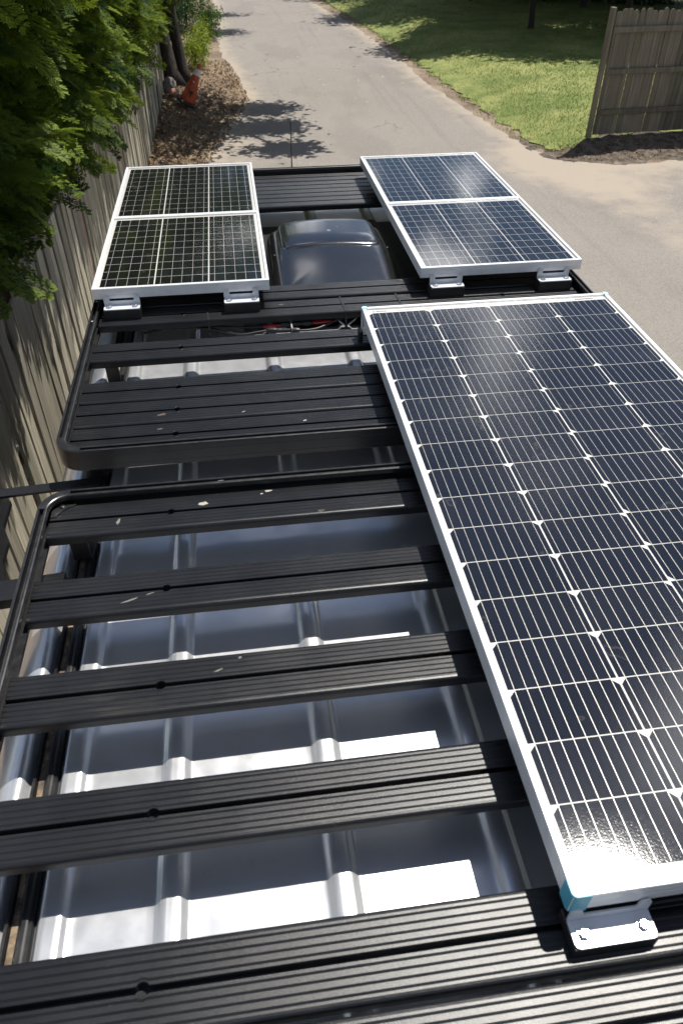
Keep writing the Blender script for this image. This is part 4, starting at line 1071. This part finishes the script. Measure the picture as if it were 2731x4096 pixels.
def shade(x, y, h, r, label, thin=0.10):
    tree('shade_tree', (x, y), [([(x, y, -0.05), (x+0.02, y, 0.3), (x-0.05, y+0.05, 1.5), (x+0.1, y, 3.2), (x, y+0.1, h)], thin)],
         [(900, (x, y, h*0.72), (r*1.1, r*1.1, h*0.28)), (520, (x-r*0.7, y-r*0.25, h*0.55), (r*0.7, r*0.7, h*0.16)), (520, (x+r*0.5, y-r*0.5, h*0.6), (r*0.7, r*0.7, h*0.18)), (420, (x-0.1*r, y+r*0.7, h*0.6), (r*0.8, r*0.6, h*0.18))], label, M_LEAF, group=TG, lsize=1.35)
shade(8.1, 21.4, 6.5, 2.3, 'shade tree hidden above the lawn edge nearest the driveway', 0.10)
shade(10.2, 20.0, 6.5, 2.2, 'shade tree behind the left end of the grey fence', 0.12)
shade(13.4, 20.4, 7.0, 2.6, 'shade tree behind the right end of the grey fence', 0.14)
shade(8.1, 27.6, 7.5, 2.6, 'slim trunked tree in the lawn shade near the top edge', 0.06)
shade(11.2, 25.4, 7.5, 2.9, 'shade tree behind the middle of the dark lawn', 0.13)
shade(8.2, 33.5, 8.0, 2.9, 'shade tree at the far end of the driveway', 0.13)
shade(15.5, 26.5, 8.0, 3.0, 'shade tree at the far right of the dark lawn', 0.15)
shade(12.0, 31.0, 8.0, 3.0, 'shade tree between the dark evergreen bushes', 0.14)
def bush(name, cx, cy, rx, ry, h, n, mat, label, cat='shrub', group=None, lsize=1.0, ground=0.0):
    t = thing(name, (cx, cy, ground), label, cat, group)
    P = crown_pts(n, (cx, cy, h*0.48), rx, ry, h*0.55); P[:, 2] = np.abs(P[:, 2])+0.02
    o = scatter('foliage', LEAFT, P, rots(n, rng.uniform(0, 6.28, n), rng.normal(0, .6, n), rng.normal(0, .6, n)), rng.uniform(0.6, 1.2, n)*lsize, mat, t)
    for k in range(5):
        a = rng.uniform(0, 6.28); p0 = Vector((cx, cy, 0)); p1 = Vector((rx*0.5*math.cos(a), ry*0.5*math.sin(a), h*0.8))
        put('stem', tube_me('stem', [Vector((0, 0, 0)), p1*0.5+Vector((0, 0, 0.05)), p1], [0.02, 0.014, 0.005], 6), M_BARK, t, p0)
    return t
BG = 'dark evergreen bushes behind the lawn'
for x, y, r, h, lab in ((9.2, 28.6, 1.3, 2.2, 'dark evergreen bush behind the shaded lawn, left end of the row'), (11.2, 27.8, 1.5, 2.6, 'dark evergreen bush behind the shaded lawn, second in the row'), (13.4, 26.6, 1.7, 2.8, 'dark evergreen bush above the right fence, third in the row'), (16.0, 25.5, 1.9, 3.0, 'dark evergreen bush at the right end of the row')):
    bush('evergreen_bush', x, y, r, r*0.8, h, 900, M_LEAFD, lab, group=BG, lsize=2.2)
# plants beside the driveway behind the cone
bush('leafy_shrub', -0.98, 18.15, 0.34, 0.5, 0.75, 300, M_YLEAF, 'yellow green leafy shrub just behind the traffic cone', lsize=0.62)
bush('leafy_shrub', -0.85, 20.2, 0.30, 0.6, 0.7, 260, M_YLEAF, 'bright yellow green plant at the driveway edge, second behind the cone', lsize=0.6)
bush('leafy_shrub', -0.66, 22.3, 0.36, 0.6, 0.8, 300, M_LEAF, 'small green plant at the driveway edge, third behind the cone', lsize=0.7)
bush('leafy_shrub', -1.35, 24.5, 0.75, 1.6, 2.3, 900, M_LEAF, 'tall green shrub right of the twin tree trunks', lsize=0.9)
bush('leafy_shrub', -1.5, 29.0, 0.9, 2.2, 2.6, 800, M_LEAF, 'far green shrub at the top edge beside the driveway', lsize=1.2)
bush('leafy_shrub', -1.55, 20.6, 0.40, 0.8, 1.6, 420, M_LEAFD, 'dark shrub between the tree trunks and the yellow plants', lsize=0.8)

# ------------------------------------------------------------------ traffic cone
M_ORANGE = simple('faded_orange_plastic', (0.46, 0.075, 0.022), 0.55, 0, 0.16, 14)
M_WHITE = simple('white_reflective_band', (0.72, 0.72, 0.74), 0.45)
M_CBASE = simple('black_rubber_base', (0.022, 0.022, 0.023), 0.7)
cone = thing('traffic_cone', (-1.10, 14.30, 0.0), 'faded orange traffic cone leaning on its black base by the fence', 'traffic cone')
tilt = Matrix.Rotation(math.radians(27), 4, Vector((0.12, 1, 0)).normalized())
def cpart(name, me, mat, parent=None):
    me.transform(tilt); me.transform(Matrix.Translation((0, 0, 0.075)))
    return put(name, me, mat, parent or cone, (-1.10, 14.30, 0.0))
cb_ = loft('cone_base', [[(0.205*f*a, 0.205*f*b_, z) for a, b_ in ((-1, -0.6), (-0.6, -1), (0.6, -1), (1, -0.6), (1, 0.6), (0.6, 1), (-0.6, 1), (-1, 0.6))] for f, z in ((1, 0), (1, 0.025), (0.93, 0.042))])
cpart('cone_base', cb_, M_CBASE)
def ringz(r, z, n=20): return [(r*math.cos(2*math.pi*k/n), r*math.sin(2*math.pi*k/n), z) for k in range(n)]
body = cpart('cone_body', loft('cone_body', [ringz(0.152, 0.040), ringz(0.143, 0.07), ringz(0.035, 0.70), ringz(0.028, 0.715)], smooth=True), M_ORANGE)
def cr2(z): return 0.143+(0.035-0.143)*(z-0.07)/0.63
cpart('reflective_band', loft('reflective_band', [ringz(cr2(z)+0.0025, z) for z in (0.52, 0.63)], True, False, True), M_WHITE, body)
# graffiti strokes and a paper scrap on the camera side
def stroke(pts, w, mat, name):
    V = []
    for ang_, z in pts: V.append(((cr2(z)+0.004)*math.sin(ang_), -(cr2(z)+0.004)*math.cos(ang_), z))
    me = tube_me(name, V, w, 6); cpart(name, me, mat, body)
stroke([(-0.35, 0.27), (-0.32, 0.20), (-0.10, 0.19), (-0.05, 0.26)], 0.008, M_INK, 'painted_stroke')
stroke([(0.05, 0.14), (0.10, 0.25), (0.30, 0.26), (0.30, 0.21), (0.08, 0.20)], 0.008, M_INK, 'painted_stroke')
stroke([(-0.35, 0.42), (0.12, 0.40)], 0.010, M_WHITE, 'paper_scrap')
# stone, brick and rod by the fence foot
def stone(name, c, r, mat, label, cat):
    b = bmesh.new(); bmesh.ops.create_icosphere(b, subdivisions=2, radius=1)
    for v in b.verts: v.co = Vector((v.co.x*r[0], v.co.y*r[1], v.co.z*r[2]))*(1+rng.normal(0, 0.07))
    me = bpy.data.meshes.new(name); b.to_mesh(me); b.free(); tag(put(name, me, mat, None, c), label, cat)
M_STONE = simple('grey_stone', (0.16, 0.15, 0.14), 0.9, 0, 0.3, 20, 0.3); M_PINK = simple('pink_stone', (0.36, 0.20, 0.15), 0.9, 0, 0.25, 30, 0.3)
stone('stone', (-1.50, 15.75, 0.10), (0.16, 0.14, 0.16), M_STONE, 'grey stone against the fence at the foot of the tree', 'stone')
stone('stone', (-1.38, 15.25, 0.06), (0.11, 0.10, 0.09), M_PINK, 'pinkish stone beside the traffic cone', 'stone')
o = put('metal_rod', tube_me('metal_rod', [(0, 0, 0), (-0.02, 0.35, 0.3), (-0.04, 0.7, 0.62)], 0.012, 7), M_RUB, None, (-1.48, 12.3, 0.0)); tag(o, 'thin dark rod leaning on the fence in front of the cone', 'rod')

# ------------------------------------------------------------------ ground cover
def quads(n, pts, size, zmax, seed, tiltv=0.5):
    r = np.random.default_rng(seed); s = size*r.uniform(0.6, 1.4, n)
    R = rots(n, r.uniform(0, 6.28, n), r.normal(0, tiltv, n), r.normal(0, tiltv, n))
    tv = np.array([(-0.5, 0, 0), (0, -0.28, 0.06), (0.5, 0, 0.03), (0, 0.28, 0.06)])
    W = np.einsum('nij,vj->nvi', R, tv)*s[:, None, None]+np.c_[pts, r.uniform(0.008, zmax, n)][:, None, :]
    F = np.arange(n*4).reshape(n, 4); tt = np.repeat(r.random(n), 4)
    return W.reshape(-1, 3), F, tt
def cover(name, n, pts, size, zmax, mat, label, cat, seed, tiltv=0.5):
    V, F, T = quads(n, pts, size, zmax, seed, tiltv)
    if name == 'dirt_clods': V[:, 2] += np.repeat(rise(pts), 4)
    me = fast(name, V, F); set_attr(me, 'tip', T)
    return tag(put(name, me, mat), label, cat, kind='stuff')
n = 11000; yv = rng.uniform(3, 19, n); xr = np.interp(yv, [3, 9.5, 11.5, 13.2, 14.4, 16.4, 18.4, 20], [-1.05, -0.85, -0.5, -0.15, 0.1, 0.0, -0.2, -0.4])
xv = -1.6+(xr+1.6)*rng.random(n)**1.25
cover('leaf_litter', n, np.stack([xv, yv], 1), 0.055, 0.03, M_DRY, 'dry brown leaf litter along the foot of the left fence', 'leaf litter', 5)
n = 90; fl_p = np.stack([rng.uniform(-0.3, 3.6, n), rng.uniform(11, 30, n)], 1)
cover('fallen_leaves', n, fl_p, 0.06, 0.014, M_FALL, 'small yellow leaves scattered over the driveway', 'fallen leaves', 6, 0.15)
n = 2600; yv = rng.uniform(9.6, 10.7, n); xv = rng.uniform(4.7, 10.5, n); k = (yv > 9.75)
cover('dirt_clods', int(k.sum()), np.stack([xv, yv], 1)[k], 0.035, 0.02, M_DRY, 'brown twigs and crumbs on the soil below the grey fence', 'soil crumbs', 8)
# grass blades
n = 95000; G = np.stack([3.3+rng.random(n)*9.5, 10.3+22*rng.random(n)**1.35], 1); G = G[inside(G, LAWN)]
e_ = np.array(dens(LAWN[1:9], 0.02, 0.0)[:-1])[:1100]; e_ = e_[rng.integers(len(e_), size=5200)]; e_ = e_+np.stack([-np.abs(rng.normal(0, 0.10, 5200)), rng.normal(0, 0.06, 5200)], 1); e_ = e_[e_[:, 1] < 31]
G = np.concatenate([G, e_[np.sin(e_[:, 1]*5)+np.sin(e_[:, 1]*13+1) > -0.3]])
edge = dist_poly(G, LAWN[:10]); keep = rng.random(len(G)) < np.clip(0.25+edge/0.35, 0, 1); G = G[keep]; n = len(G)
a = rng.uniform(0, 6.28, n); hgt = rng.uniform(0.02, 0.05, n)*(1+0.5*np.exp(-dist_poly(G, LAWN[:10])/0.25)); w = 0.0055
lean = rng.normal(0, 0.5, (n, 2))*hgt[:, None]
V = np.zeros((n, 3, 3)); z0 = 0.012
z0 = 0.012+rise(G)
V[:, 0] = np.c_[G[:, 0]-np.cos(a)*w, G[:, 1]-np.sin(a)*w, z0]; V[:, 1] = np.c_[G[:, 0]+np.cos(a)*w, G[:, 1]+np.sin(a)*w, z0]
V[:, 2] = np.c_[G[:, 0]+lean[:, 0], G[:, 1]+lean[:, 1], z0+hgt]
me = fast('grass', V.reshape(-1, 3), np.arange(n*3).reshape(n, 3)); tt = np.zeros((n, 3)); tt[:, 2] = 0.55; tt += rng.normal(0.1, 0.2, n)[:, None]
set_attr(me, 'tip', np.clip(tt, 0, 1).ravel()); tag(put('grass', me, M_GRASS), 'short mown green grass of the lawn', 'grass', kind='stuff')
